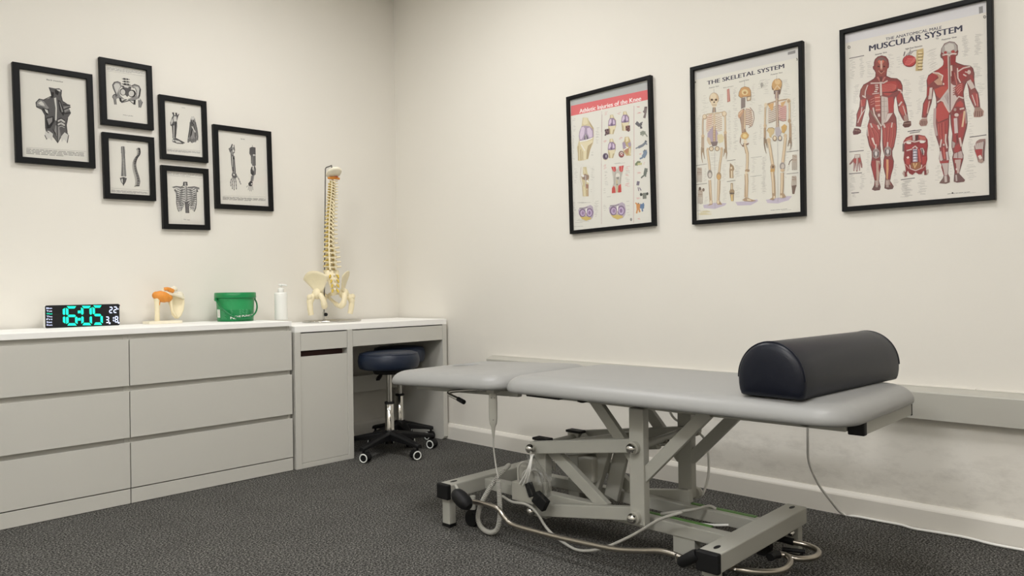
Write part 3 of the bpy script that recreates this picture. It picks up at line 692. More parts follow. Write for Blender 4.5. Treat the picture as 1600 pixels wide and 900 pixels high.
# --- back muscles
p = Pic('black framed engraving of back muscles, leftmost and largest over the chest', 'back', -2.034, 1.779, .335, .460, .027, 1.2, group=GA); C = crop(10, 80, 4.5)
p.text('Back muscles', (283, 203), (398, 220), 6, (70, 70, 70), .012, C)
p.poly([(300, 253), (325, 258), (345, 262), (372, 260), (388, 272), (385, 310), (395, 350), (425, 370), (452, 378), (440, 400), (455, 435), (432, 470), (420, 520), (425, 560), (438, 590), (428, 625), (412, 600), (395, 590), (375, 625), (362, 648), (345, 625), (325, 600), (300, 575), (280, 560), (275, 500), (272, 450), (250, 410), (212, 392), (208, 360), (232, 335), (262, 342), (300, 330), (318, 315), (310, 285)], MD, C)
p.poly([(275, 560), (300, 560), (328, 580), (322, 630), (300, 610), (285, 620), (270, 590)], PL, C); p.poly([(385, 600), (410, 570), (438, 590), (425, 640), (405, 620), (388, 640)], PL, C)
p.poly([(212, 385), (215, 352), (240, 340), (265, 352), (300, 400), (285, 405), (245, 385)], LT, C); p.poly([(222, 365), (245, 350), (262, 365), (270, 385), (245, 380)], PL, C)
p.poly([(250, 400), (300, 410), (300, 440), (285, 450)], DK, C); p.poly([(268, 405), (292, 415), (296, 440), (280, 430)], PL, C)
p.poly([(278, 470), (330, 455), (340, 490), (310, 540), (285, 545)], DK, C); p.poly([(285, 475), (325, 465), (322, 495), (300, 520)], LT, C)
p.poly([(335, 330), (350, 325), (356, 400), (354, 490), (344, 485), (346, 400)], PL, C); p.poly([(340, 272), (362, 268), (372, 285), (362, 310), (345, 300)], DK, C); p.poly([(352, 268), (380, 270), (382, 285), (366, 280)], PL, C)
p.poly([(318, 285), (335, 290), (332, 325), (315, 330)], DK, C)
p.poly([(362, 340), (380, 350), (412, 430), (400, 455), (375, 420)], DK, C); p.poly([(370, 350), (378, 360), (400, 425), (390, 430)], LT, C)
p.poly([(400, 390), (445, 385), (440, 415), (410, 430)], LT, C); p.line([(405, 410), (452, 392)], 5, DK, C); p.line([(410, 440), (450, 432)], 5, DK, C); p.line([(398, 375), (450, 380)], 4, DK, C)
for k in range(5): p.line([(362, 480+12*k), (385, 470+12*k), (412, 488+11*k)], 4, PL if k % 2 else DK, C); p.line([(364, 487+12*k), (388, 478+12*k), (410, 494+11*k)], 2.5, PL, C)
p.poly([(345, 520), (372, 530), (382, 590), (362, 640), (345, 610), (338, 560)], LT, C); p.line([(356, 480), (360, 640)], 4, DK, C)
for k in range(8): p.line([(325+3*k, 545+4*k), (352, 600+4*k)], 1.6, DK, C)
for a in (((300, 253), (312, 285), (318, 315), (262, 342), (232, 335), (208, 360), (212, 392)), ((212, 392), (250, 410), (272, 450), (276, 540), (280, 560), (300, 575)), ((388, 272), (385, 310), (395, 350), (425, 370)), ((432, 470), (422, 520), (428, 570)), ((270, 590), (285, 620)), ((438, 590), (428, 645))): p.line(a, 3.2, DK, C)
p.para([(140, 682), (552, 712), (552, 752), (140, 722)], 4, (128, 126, 122), 3.0, C=C); p.line([(140, 676), (560, 706)], 1.2, GT, C)
p.done()
# --- pelvis
p = Pic('black framed engraving of a pelvis, topmost of the small prints', 'back', -1.711, 1.944, .250, .332, .027, 1.2, group=GA); C = crop(145, 80, 6.923)
p.para([(150, 165), (565, 225), (565, 260), (150, 200)], 4, (150, 148, 146), 1.8, C=C); p.line([(160, 212), (560, 270)], 1, GT, C)
p.text('Pelvic girdle', (330, 692), (436, 706), 4, (110, 110, 110), .01, C)
p.poly([(215, 365), (235, 335), (270, 328), (305, 345), (315, 385), (295, 400), (285, 440), (300, 480), (340, 515), (300, 520), (255, 495), (245, 450), (222, 400)], LT, C)
p.poly([(228, 368), (250, 345), (285, 350), (300, 380), (280, 420), (262, 460), (248, 430), (238, 400)], PL, C)
p.poly([(420, 375), (455, 358), (500, 375), (518, 410), (510, 470), (495, 510), (470, 525), (380, 515), (430, 500), (465, 480), (470, 440), (455, 400), (430, 400)], LT, C)
p.poly([(440, 380), (490, 385), (505, 410), (498, 470), (478, 500), (480, 430), (465, 395)], PL, C)
p.poly([(310, 370), (420, 385), (415, 410), (395, 470), (375, 495), (350, 470), (330, 410)], MD, C); p.poly([(335, 372), (390, 380), (385, 398), (345, 390)], PL, C)
p.oval(326, 440, 34, 40, DK, C, rot=-10); p.oval(327, 442, 26, 32, PL, C, rot=-10); p.oval(425, 458, 42, 42, DK, C); p.oval(418, 458, 30, 32, PL, C)
p.poly([(285, 500), (350, 520), (380, 520), (310, 555), (293, 540)], DK, C); p.poly([(308, 510), (350, 522), (315, 540)], PL, C)
p.poly([(380, 520), (465, 525), (462, 580), (440, 575)], DK, C); p.poly([(400, 530), (445, 535), (440, 565)], PL, C)
p.line([(310, 555), (370, 540), (400, 530)], 5, MD, C)
for x, y in ((345, 290), (348, 318), (352, 345)): p.poly([(x-14, y), (x+38, y+6), (x+38, y+22), (x-12, y+18)], DK, C); p.poly([(x+6, y+4), (x+26, y+7), (x+26, y+20), (x+7, y+16)], PL, C); p.line([(x-28, y+8), (x+56, y+16)], 3, DK, C)
p.poly([(210, 490), (235, 465), (268, 480), (275, 505), (250, 520), (254, 575), (236, 575), (228, 520)], LT, C); p.line([(210, 490), (228, 520), (237, 578)], 2.6, DK, C); p.line([(250, 518), (256, 578)], 2.6, DK, C); p.line([(215, 485), (235, 465), (268, 478)], 3.5, DK, C)
p.poly([(488, 515), (505, 495), (520, 520), (540, 550), (520, 610), (500, 605), (496, 550)], LT, C); p.line([(496, 530), (500, 610)], 3, DK, C); p.line([(540, 548), (518, 612)], 2.4, DK, C); p.oval(502, 515, 13, 15, PL, C)
for a in (((215, 365), (235, 335), (270, 328), (305, 345)), ((215, 365), (222, 400), (245, 450), (255, 495)), ((420, 375), (455, 358), (500, 375), (518, 410), (510, 470), (495, 510)), ((315, 350), (340, 362), (420, 375))): p.line(a, 3.4, DK, C)
p.line([(515, 410), (505, 490)], 6, DK, C)
p.done()
# --- spine
p = Pic('black framed engraving of two spinal columns, lower left of the small prints', 'back', -1.7025, 1.5755, .247, .329, .027, 1.2, group=GA); C = crop(150, 195, 6.923)
p.text('Spine', (333, 188), (378, 193), 4, (110, 110, 110), .012, C)
p.para([(168, 700), (565, 728), (565, 756), (168, 728)], 4, (150, 148, 146), 1.8, C=C); p.line([(165, 684), (570, 712)], 1, GT, C)
p.poly([(272, 235), (305, 232), (312, 290), (316, 380), (320, 480), (325, 560), (272, 555), (278, 470), (282, 380), (276, 290)], LT, C)
for k in range(26):
    y = 238+k*12.4; x = 292+k*.45; wd = 16+.5*k+(6 if k < 6 else 0); p.line([(x-wd, y+3), (x, y), (x+wd, y+4)], 2.0, DK, C)
    p.line([(x-wd*.3, y+6), (x+wd*.3, y+6)], 3, PL, C)
p.line([(300, 235), (306, 360)], 5, MD, C)
p.poly([(258, 575), (300, 565), (335, 578), (322, 620), (300, 655), (272, 620)], MD, C); p.poly([(275, 585), (300, 580), (296, 640), (275, 610)], PL, C); p.line([(296, 570), (298, 658)], 4, DK, C)
ctr = [(455, 255), (462, 290), (458, 325), (438, 352), (422, 385), (414, 420), (416, 460), (424, 500), (436, 540), (446, 580), (450, 620), (440, 660)]
CP = smooth_path([(a, b, 0) for a, b in ctr], 3)
for k, q in enumerate(CP):
    hw = 13+.45*k; p.poly([(q.x-2, q.y-5), (q.x+hw, q.y-3), (q.x+hw, q.y+4), (q.x-2, q.y+5)], MD if k % 2 else LT, C); p.line([(q.x, q.y), (q.x-18-.2*k, q.y+9)], 2.2, DK, C); p.line([(q.x+hw, q.y-5), (q.x+hw-3, q.y+5)], 2.6, DK, C); p.line([(q.x-2, q.y-6), (q.x+hw, q.y-4)], 1.6, DK, C)
p.line([(q.x+16, q.y-5) for q in CP[:16]], 4, DK, C)
p.done()
# --- leg and foot
p = Pic('black framed engraving of a lower leg and foot, above the rib cage print', 'back', -1.4255, 1.8085, .250, .335, .027, 1.2, group=GA); C = crop(240, 140, 7.5)
p.text('Lower leg', (330, 213), (370, 218), 3.5, (110, 110, 110), .01, C)
p.para([(160, 695), (550, 730), (550, 757), (160, 722)], 4, (154, 152, 150), 1.8, C=C); p.line([(160, 684), (552, 718)], 1, GT, C)
p.poly([(222, 268), (240, 266), (245, 300), (258, 300), (262, 270), (275, 272), (280, 300), (298, 285), (285, 330), (275, 370), (278, 430), (268, 510), (262, 565), (300, 585), (345, 612), (370, 625), (340, 634), (290, 630), (250, 618), (222, 608), (218, 590), (230, 578), (222, 520), (215, 430), (198, 420), (196, 385), (215, 330), (230, 300)], MD, C)
p.poly([(240, 310), (270, 315), (272, 370), (240, 375), (232, 340)], PL, C); p.poly([(205, 370), (222, 335), (230, 370), (218, 400), (206, 410)], PL, C)
p.poly([(232, 420), (243, 420), (244, 570), (234, 575)], PL, C); p.line([(226, 400), (228, 570)], 4, DK, C); p.line([(262, 385), (262, 450), (252, 560)], 6, DK, C); p.line([(272, 400), (266, 520)], 3, LT, C)
p.line([(222, 268), (236, 300)], 5, DK, C); p.line([(262, 270), (262, 300)], 5, DK, C); p.line([(298, 285), (280, 320)], 4, DK, C)
p.poly([(245, 590), (300, 600), (330, 625), (270, 622)], PL, C); p.line([(262, 570), (310, 595), (365, 625)], 4, DK, C); p.line([(222, 608), (280, 630), (350, 634)], 3, DK, C); p.poly([(222, 590), (240, 585), (246, 604), (226, 606)], PL, C)
p.poly([(436, 340), (445, 318), (470, 315), (484, 335), (495, 380), (508, 440), (520, 490), (526, 540), (522, 600), (510, 590), (495, 620), (485, 615), (468, 620), (455, 628), (440, 620), (425, 600), (412, 626), (400, 600), (402, 560), (415, 480), (425, 400)], LT, C)
p.oval(460, 335, 20, 18, PL, C)
for a in ((430, 380, 410, 560), (445, 360, 430, 560), (462, 380, 440, 540), (470, 400, 490, 560), (480, 370, 505, 545), (492, 380, 520, 560)): p.line([a[:2], ((a[0]+a[2])/2+6, (a[1]+a[3])/2), a[2:]], 4.5, DK if a[0] % 4 else MD, C)
p.line([(450, 430), (490, 500)], 6, PL, C); p.line([(440, 360), (455, 400), (470, 360)], 5, DK, C)
for x, y in ((405, 575), (428, 565), (450, 575), (472, 570), (494, 560), (516, 545)): p.line([(x, y), (x-2, y+45)], 4, MD, C); p.line([(x+5, y+5), (x+3, y+40)], 1.6, DK, C)
p.done()
# --- rib cage
p = Pic('black framed engraving of a rib cage, lowest of the small prints', 'back', -1.419, 1.4405, .250, .334, .027, 1.2, group=GA); C = crop(245, 250, 7.5)
p.para([(130, 138), (545, 172), (545, 208), (130, 174)], 4, (158, 156, 152), 1.6, C=C); p.line([(130, 182), (550, 215)], 1, GT, C)
p.text('Rib cage', (318, 700), (390, 706), 4.5, (110, 110, 110), .01, C)
p.poly([(312, 255), (358, 255), (364, 300), (330, 308), (306, 300)], MD, C); p.poly([(222, 330), (280, 310), (330, 320), (420, 315), (470, 340), (468, 440), (465, 560), (445, 606), (420, 590), (390, 530), (370, 490), (340, 490), (320, 540), (290, 600), (262, 600), (240, 520), (228, 430), (212, 370)], (176, 174, 170), C)
p.poly([(330, 490), (376, 490), (382, 622), (338, 622)], MD, C)
for k in range(7): p.line([(336, 505+17*k), (380, 507+17*k)], 2.4, DK, C); p.line([(345, 513+17*k), (370, 515+17*k)], 4, LT, C)
for k in range(3): p.line([(312, 265+13*k), (360, 266+13*k)], 3, DK, C); p.line([(326, 271+13*k), (345, 272+13*k)], 4, PL, C)
for sg, cx in ((-1, 338), (1, 352)):
    for k in range(10):
        y = 326+22*k; o_ = 112-3*abs(k-4)-(8 if k > 7 else 0); i_ = 8 if k < 6 else 8+10*(k-5)
        p.line([(cx+sg*i_, y+10+9*min(k, 6)*.8), (cx+sg*o_*.55, y+26), (cx+sg*o_, y+2+6*k*.5), (cx+sg*(o_+4), y-12+4*k)], 5.2, (226, 224, 218), C)
        p.line([(cx+sg*i_, y+16+9*min(k, 6)*.8), (cx+sg*o_*.55, y+33), (cx+sg*o_, y+9+6*k*.5)], 3.4, DK, C)
        p.line([(cx+sg*o_*.3, y-4), (cx+sg*o_*.62, y+6), (cx+sg*(o_-6), y-10)], 2.6, MD, C)
p.line([(345, 310), (348, 480)], 9, MD, C); p.line([(343, 315), (345, 470)], 3, PL, C)
p.poly([(182, 318), (230, 308), (322, 322), (320, 332), (230, 322), (200, 332)], LT, C); p.line([(182, 318), (230, 308), (322, 320)], 2.8, DK, C); p.line([(310, 300), (285, 318)], 3, DK, C)
p.poly([(362, 322), (440, 314), (495, 326), (498, 340), (470, 348), (440, 326), (366, 334)], LT, C); p.line([(362, 320), (440, 312), (498, 328), (495, 345)], 3.2, DK, C); p.line([(208, 345), (225, 370)], 8, MD, C); p.line([(470, 345), (480, 375)], 7, MD, C)
for sg, x0 in ((-1, 232), (1, 466)): p.line([(x0, 360), (x0-sg*2, 430), (x0-sg*0, 500), (x0+-sg*12, 570), (x0-sg*28, 606)], 3.4, DK, C)
p.done()
# --- arm
p = Pic('black framed engraving of arm bones beside a muscled arm, rightmost of the small prints', 'back', -1.090, 1.6325, .345, .464, .027, 1.2, group=GA); C = crop(325, 185, 5.808)
p.text('Upper limb', (298, 188), (334, 193), 5, (110, 110, 110), .012, C)
p.para([(135, 708), (525, 728), (525, 758), (135, 738)], 4, (134, 132, 128), 2.6, C=C); p.line([(140, 700), (525, 714)], 1, GT, C)
p.poly([(215, 235), (226, 235), (222, 262), (234, 262), (236, 240), (243, 270), (244, 310), (232, 320), (238, 345), (246, 440), (252, 500), (226, 498), (216, 420), (210, 330), (195, 295), (190, 275), (205, 262)], LT, C)
for a in (((222, 232), (212, 262), (190, 276), (205, 305)), ((236, 240), (243, 290), (232, 318)), ((210, 320), (216, 420), (228, 490)), ((238, 340), (246, 440), (250, 495)), ((226, 330), (232, 480))): p.line(a, 4, DK, C)
p.oval(212, 285, 9, 12, MD, C); p.oval(232, 295, 8, 12, PL, C); p.line([(222, 345), (224, 440)], 4, PL, C); p.poly([(228, 340), (238, 360), (236, 375), (228, 365)], DK, C)
p.poly([(222, 490), (258, 500), (266, 530), (250, 545), (225, 540), (215, 515)], MD, C); p.poly([(228, 500), (245, 505), (244, 520), (230, 518)], PL, C)
for a in (((226, 535), (212, 555), (206, 580), (208, 612)), ((234, 540), (224, 570), (221, 600), (222, 638)), ((242, 542), (240, 575), (238, 610), (238, 648)), ((250, 540), (255, 572), (257, 605), (258, 640)), ((262, 520), (280, 550), (290, 575), (298, 596))):
    p.line(a, 5.5, MD, C); p.line(a, 2, PL, C)
    for q in a[1:]: p.oval(q[0], q[1], 4, 4, DK, C)
p.poly([(378, 268), (400, 258), (432, 264), (434, 330), (412, 325), (392, 345), (376, 320)], (84, 82, 82), C); p.line([(402, 242), (405, 258)], 3, LT, C)
p.poly([(390, 330), (430, 328), (432, 420), (420, 440), (400, 425), (392, 380)], (104, 102, 102), C); p.line([(410, 335), (428, 332)], 8, PL, C); p.line([(402, 350), (404, 420)], 3, LT, C); p.line([(430, 335), (432, 430)], 3, DK, C); p.line([(392, 340), (395, 410)], 3, DK, C)
p.poly([(395, 440), (425, 425), (436, 460), (432, 510), (410, 525), (388, 500), (386, 470)], (72, 70, 70), C); p.poly([(405, 430), (420, 432), (415, 480), (404, 460)], PL, C); p.line([(425, 455), (420, 515)], 4, LT, C)
p.poly([(392, 520), (422, 515), (412, 570), (385, 575)], LT, C); p.line([(405, 522), (396, 572)], 4, MD, C)
p.poly([(366, 590), (385, 568), (405, 575), (408, 600), (395, 618), (370, 612)], (70, 68, 68), C); p.oval(398, 595, 7, 8, PL, C)
for a in (((362, 610), (350, 625)), ((372, 615), (366, 650)), ((383, 618), (380, 660)), ((394, 618), (394, 662)), ((404, 612), (408, 650))): p.line(a, 3.5, GT, C)
p.done()
# --- knee injuries chart
CH = (228, 226, 217); GR = (166, 164, 158); RD = (214, 98, 100); RDL = (214, 140, 138)
p = Pic('framed chart of knee injuries with red title band, first of the large posters', 'right', -1.7775, 1.5885, .5275, .7317, .018, 1.0, CH, group=GB); C = crop(870, 110, 9.376)
p.poly([(205, 410), (1350, 150), (1350, 290), (205, 520)], (188, 190, 188), C)
p.poly([(205, 520), (1350, 278), (1350, 425), (205, 668)], (222, 116, 118), C)
p.text('Athletic Injuries of the Knee', (330, 628), (1232, 440), 22, (246, 244, 240), .010, C)
p.line([(655, 600), (652, 900)], 1.2, (170, 140, 150), C)
def sx(C, a, b, wd, col): p.line([a, b], wd, col, C)
Lc, Mc, Nc, Oc = crop(890, 175, 10.59), crop(890, 255, 9.0), crop(935, 165, 9.47), crop(935, 250, 8.58)
p.line([(535, 40), (522, 900)], 1.4, (176, 130, 136), Lc); p.line([(445, 0), (447, 855)], 1.4, (168, 120, 124), Mc)
p.line([(525, 0), (525, 900)], 2.4, (198, 160, 158), Nc); p.line([(472, 0), (470, 840)], 2.4, (198, 160, 158), Oc)
BN, BN2, BN3, PU, PUL, WT = (212, 200, 162), (226, 216, 184), (184, 166, 132), (172, 156, 178), (216, 200, 218), (238, 236, 230)
# large knee
p.poly([(215, 90), (300, 95), (330, 180), (395, 270), (400, 400), (385, 520), (340, 620), (305, 780), (225, 800), (140, 810), (135, 700), (120, 590), (150, 480), (155, 330), (195, 230)], BN, Lc)
p.poly([(228, 95), (285, 98), (300, 190), (240, 215), (215, 190)], BN2, Lc); p.poly([(310, 130), (395, 265), (398, 400), (385, 300), (330, 200)], BN3, Lc)
p.poly([(195, 235), (260, 225), (330, 235), (385, 290), (395, 410), (345, 440), (280, 455), (165, 495), (150, 400), (160, 320)], PU, Lc)
p.poly([(190, 260), (225, 240), (250, 270), (240, 360), (200, 450), (170, 450), (165, 370)], PUL, Lc); p.poly([(285, 270), (330, 255), (370, 320), (372, 410), (325, 425), (290, 350)], PUL, Lc)
p.poly([(262, 355), (295, 400), (310, 440), (235, 455), (245, 400)], (110, 104, 112), Lc); p.line([(262, 370), (270, 450)], 3, WT, Lc); p.line([(165, 488), (280, 468), (375, 430)], 6, WT, Lc)
p.poly([(160, 505), (270, 490), (375, 460), (380, 540), (320, 640), (300, 780), (225, 790), (220, 650)], BN2, Lc); p.poly([(300, 560), (380, 500), (340, 620), (300, 775), (275, 780), (280, 640)], BN3, Lc); p.line([(190, 540), (250, 640)], 5, WT, Lc)
p.line([(140, 560), (142, 800)], 6, BN3, Lc); p.line([(180, 620), (186, 800)], 6, BN3, Lc); p.line([(215, 650), (216, 790)], 4, BN3, Lc)
for y0, y1, x0, x1 in ((110, 150, 40, 125), (230, 245, 50, 115), (285, 320, 45, 115), (390, 410, 45, 100), (435, 600, 45, 80), (640, 690, 45, 75), (765, 785, 40, 95)): p.labels([(x0, y0), (x1, y0-10), (x1, y1), (x0, y1+10)], max(2, int((y1-y0)/14)), GR, 1.2, Lc)
p.labels([(425, 265), (500, 250), (490, 520), (420, 540)], 12, GR, 1.2, Lc); p.labels([(340, 660), (420, 655), (420, 740), (340, 740)], 3, GR, 1.2, Lc)
# side knee
p.poly([(185, 55), (235, 50), (250, 140), (275, 180), (268, 235), (265, 340), (265, 465), (185, 468), (175, 380), (180, 290), (165, 215), (160, 185), (185, 150)], BN, Mc); p.line([(160, 55), (150, 150), (150, 230), (175, 330), (185, 465)], 2.4, (190, 170, 150), Mc)
p.poly([(165, 185), (215, 150), (268, 170), (270, 215), (235, 245), (180, 225)], (158, 134, 118), Mc); p.poly([(165, 170), (185, 155), (210, 180), (180, 200)], WT, Mc); p.line([(222, 170), (225, 330)], 5, (196, 192, 190), Mc); p.line([(240, 240), (262, 270)], 8, WT, Mc)
p.poly([(225, 290), (265, 300), (265, 350), (230, 360)], (166, 130, 110), Mc); p.line([(258, 350), (260, 465)], 4, (160, 120, 104), Mc); p.line([(240, 370), (242, 465)], 5, (176, 140, 110), Mc); p.line([(195, 70), (215, 140)], 6, BN2, Mc); p.line([(200, 330), (210, 460)], 7, BN2, Mc)
p.labels([(55, 75), (125, 70), (125, 300), (55, 300)], 9, GR, 1.2, Mc); p.labels([(290, 70), (355, 60), (355, 240), (290, 245)], 7, GR, 1.2, Mc); p.labels([(290, 370), (320, 370), (320, 410), (290, 410)], 2, GR, 1.2, Mc)
# two cut-through knees
def section(Cc, cx, cy, sc):
    f = lambda u, v: Cc(cx+u*sc, cy+v*sc)
    p.poly([(-105, 30), (-115, -30), (-90, -65), (-20, -75), (60, -105), (95, -80), (110, 0), (100, 60), (70, 105), (0, 125), (-60, 100)], (188, 176, 190), f)
    p.poly([(-95, 55), (-70, 65), (0, 60), (60, 70), (75, 95), (0, 122), (-58, 98)], (212, 190, 116), f)
    p.oval(-55, 10, 48, 60, (132, 112, 138), f); p.oval(-52, 12, 34, 44, (196, 176, 204), f); p.oval(-48, 10, 18, 26, (160, 134, 170), f)
    p.oval(48, 5, 50, 66, (138, 118, 146), f); p.oval(48, 8, 36, 50, (198, 180, 208), f); p.oval(46, 8, 18, 28, (150, 124, 160), f)
    p.poly([(-12, -50), (12, -60), (6, 0), (-4, 55), (-16, 50), (-8, 0)], WT, f); p.line([(-100, -60), (-40, -55), (20, -75)], 3, (120, 118, 110), f); p.line([(-4, 10), (-10, 60)], 3, (180, 150, 120), f)
section(Mc, 232, 690, .98); section(Oc, 255, 672, 1.02)
p.labels([(40, 545), (100, 540), (100, 760), (40, 770)], 11, GR, 1.2, Mc); p.labels([(335, 535), (420, 525), (420, 730), (340, 770)], 13, GR, 1.2, Mc); p.labels([(100, 555), (300, 540), (300, 556), (100, 568)], 3, GR, 1.2, Mc); p.labels([(70, 785), (300, 790), (300, 840), (70, 840)], 4, GR, 1.2, Mc)
p.para([(40, 890), (270, 875), (270, 884), (40, 897)], 1, GR, 1.4, C=Mc)
p.labels([(55, 600), (125, 590), (125, 680), (55, 690)], 4, GR, 1.2, Oc); p.labels([(370, 555), (440, 545), (440, 770), (370, 775)], 5, GR, 1.2, Oc); p.oval(436, 798, 14, 22, (150, 148, 142), Oc)
# four small injured knees
def knee(Cc, cx, cy, k, variant):
    f = lambda u, v: Cc(cx+u*k, cy+v*k)
    if variant == 3:
        p.poly([(-30, -150), (25, -155), (50, -100), (65, -40), (60, 60), (60, 130), (-5, 135), (-50, 80), (-60, 30), (-70, -60), (-40, -90)], (196, 176, 128), f); p.poly([(-22, -145), (20, -150), (25, -85), (-15, -70)], BN2, f)
        p.poly([(-70, -60), (-35, -80), (-10, -20), (-20, 30), (-60, 25)], PU, f); p.poly([(10, -50), (55, -80), (62, -20), (40, 10)], PU, f); p.poly([(-40, 60), (10, 10), (30, 20), (10, 120), (-25, 80)], (186, 140, 112), f); p.line([(-50, 50), (20, 5)], 5, WT, f); p.line([(40, 20), (50, 120)], 8, BN2, f); p.line([(-20, -10), (15, 20)], 4, WT, f)
    else:
        p.poly([(-30, -150), (15, -155), (30, -110), (60, -70), (62, 10), (40, 80), (20, 140), (-40, 140), (-55, 60), (-60, 0), (-55, -60), (-35, -100)], (198, 184, 144), f); p.poly([(-20, -145), (10, -150), (15, -105), (-15, -100)], BN2, f)
        p.poly([(-35, -100), (20, -105), (55, -65), (55, 5), (0, 20), (-60, 15), (-52, -60)], (150, 130, 160), f); p.poly([(-32, -85), (-10, -90), (-8, -40), (-35, 0), (-50, -5), (-45, -50)], PUL, f); p.poly([(12, -85), (35, -70), (44, -15), (15, -10)], PUL, f)
        p.poly([(-50, 22), (50, 10), (45, 60), (15, 80), (8, 138), (-20, 138), (-25, 70)], BN2, f); p.line([(-45, 70), (-40, 135)], 5, BN3, f); p.line([(25, 70), (12, 138)], 5, BN3, f); p.poly([(-3, -30), (8, 10), (-12, 12)], (96, 84, 104), f)
for cx, cy, v in ((200, 285, 0), (395, 235, 1), (195, 640, 2), (420, 610, 3)): knee(Nc, cx, cy, .98, v)
p.poly([(95, 350), (160, 340), (165, 420), (100, 440)], (128, 104, 104), Nc)
for x, y in ((100, 370), (115, 400), (100, 435), (135, 360), (140, 410)): p.oval(x, y, 9, 13, (70, 58, 66), Nc)
p.poly([(400, 300), (465, 290), (468, 370), (440, 385), (400, 360)], (136, 98, 92), Nc)
for x, y in ((415, 320), (440, 340), (455, 310), (445, 375), (425, 355)): p.oval(x, y, 9, 12, (84, 60, 66), Nc)
p.oval(103, 752, 42, 50, (120, 106, 122), Nc); p.oval(104, 750, 28, 36, (84, 72, 92), Nc); p.oval(112, 748, 9, 24, (200, 196, 206), Nc); p.line([(65, 790), (105, 808), (140, 790)], 3, BN2, Nc)
p.oval(338, 720, 42, 50, (128, 88, 88), Nc); p.oval(340, 715, 24, 30, (222, 218, 214), Nc); p.line([(310, 745), (340, 700), (370, 740)], 5, (170, 74, 70), Nc); p.line([(310, 735), (365, 745)], 4, (178, 100, 94), Nc)
for q in ([(65, 100), (150, 85), (150, 110), (65, 170)], [(270, 105), (345, 90), (345, 125), (270, 135)], [(65, 520), (145, 500), (140, 530), (65, 550)], [(300, 470), (390, 455), (380, 480), (300, 505)]): p.labels(q, 3, RDL, 1.3, Nc)
p.labels([(200, 860), (470, 825), (470, 840), (200, 872)], 2, GR, 1.2, Nc)
# muscled knee
p.poly([(170, 90), (230, 88), (245, 130), (270, 85), (335, 70), (325, 160), (310, 220), (300, 300), (308, 380), (305, 430), (180, 445), (180, 380), (200, 310), (190, 200)], (198, 194, 184), Oc)
p.poly([(170, 92), (228, 90), (235, 140), (215, 160), (195, 150)], (204, 84, 84), Oc); p.poly([(275, 85), (338, 72), (325, 150), (300, 165), (280, 140)], (206, 86, 86), Oc)
p.poly([(180, 380), (205, 340), (225, 380), (230, 440), (178, 445)], (210, 96, 90), Oc); p.poly([(265, 345), (300, 320), (308, 430), (260, 436)], (206, 90, 84), Oc)
for x in (195, 212, 275, 292): p.line([(x, 360), (x-2, 440)], 2, (170, 60, 60), Oc)
p.line([(200, 95), (210, 150)], 2, (240, 190, 180), Oc); p.line([(310, 80), (305, 150)], 2, (240, 190, 180), Oc)
p.oval(258, 215, 30, 40, (226, 222, 212), Oc); p.poly([(235, 230), (280, 225), (270, 260), (245, 258)], (150, 146, 138), Oc); p.line([(245, 270), (250, 430)], 6, (206, 190, 140), Oc); p.line([(225, 150), (215, 330)], 3, (160, 156, 148), Oc); p.line([(300, 160), (292, 310)], 3, (160, 156, 148), Oc); p.oval(250, 330, 12, 10, (140, 136, 128), Oc)
p.labels([(65, 150), (135, 140), (135, 340), (65, 345)], 9, GR, 1.2, Oc); p.labels([(65, 380), (130, 370), (130, 450), (65, 460)], 3, GR, 1.2, Oc); p.labels([(65, 60), (130, 55), (130, 125), (65, 130)], 5, RDL, 1.3, Oc); p.labels([(355, 90), (450, 75), (450, 140), (355, 150)], 4, RDL, 1.3, Oc)
p.labels([(350, 150), (450, 140), (450, 190), (350, 190)], 3, GR, 1.2, Oc); p.labels([(350, 195), (450, 190), (450, 215), (350, 220)], 3, RDL, 1.3, Oc); p.labels([(350, 240), (440, 230), (440, 290), (350, 300)], 4, GR, 1.2, Oc); p.labels([(350, 310), (440, 300), (440, 360), (350, 365)], 5, RDL, 1.3, Oc); p.labels([(105, 490), (190, 480), (190, 492), (105, 500)], 1, GR, 1.3, Oc)
# athletes down the right side
def athlete(Cc, col, *limbs):
    for a, wd in limbs: p.line(a, wd, col, Cc)
A1, A2, A3 = (136, 124, 122), (132, 138, 146), (148, 152, 140)
athlete(Nc, A1, ([(700, 15), (695, 60), (690, 110)], 17), ([(690, 60), (660, 95)], 7), ([(692, 110), (668, 180)], 8), ([(698, 110), (685, 185)], 8)); p.oval(702, 25, 8, 10, (80, 64, 60), Nc)
athlete(Nc, (110, 108, 112), ([(555, 250), (600, 290), (640, 265)], 17), ([(600, 280), (640, 330)], 9), ([(560, 285), (590, 245)], 8), ([(615, 330), (648, 332)], 6), ([(640, 265), (648, 240)], 6))
athlete(Nc, A3, ([(620, 415), (655, 395), (690, 410)], 16), ([(660, 400), (655, 450)], 7), ([(690, 410), (722, 460)], 6), ([(620, 415), (640, 435)], 7))
athlete(Nc, A2, ([(705, 520), (690, 555), (650, 590), (590, 618)], 13), ([(690, 555), (720, 575)], 6), ([(590, 615), (550, 635)], 6)); p.oval(700, 525, 9, 12, (90, 92, 90), Nc)
athlete(Nc, (126, 142, 162), ([(685, 660), (690, 710), (660, 765)], 22), ([(660, 765), (610, 788)], 8), ([(690, 700), (720, 690)], 6)); p.oval(683, 662, 9, 12, (110, 110, 96), Nc)
athlete(Oc, (132, 140, 110), ([(505, 65), (530, 35), (560, 40)], 18), ([(500, 75), (495, 45)], 6)); p.poly([(525, 40), (585, 35), (580, 65), (520, 70)], (200, 196, 150), Oc)
athlete(Oc, (122, 128, 120), ([(640, 110), (628, 160), (622, 195)], 18), ([(622, 195), (570, 240)], 8), ([(628, 190), (632, 225)], 8), ([(635, 130), (655, 155)], 6))
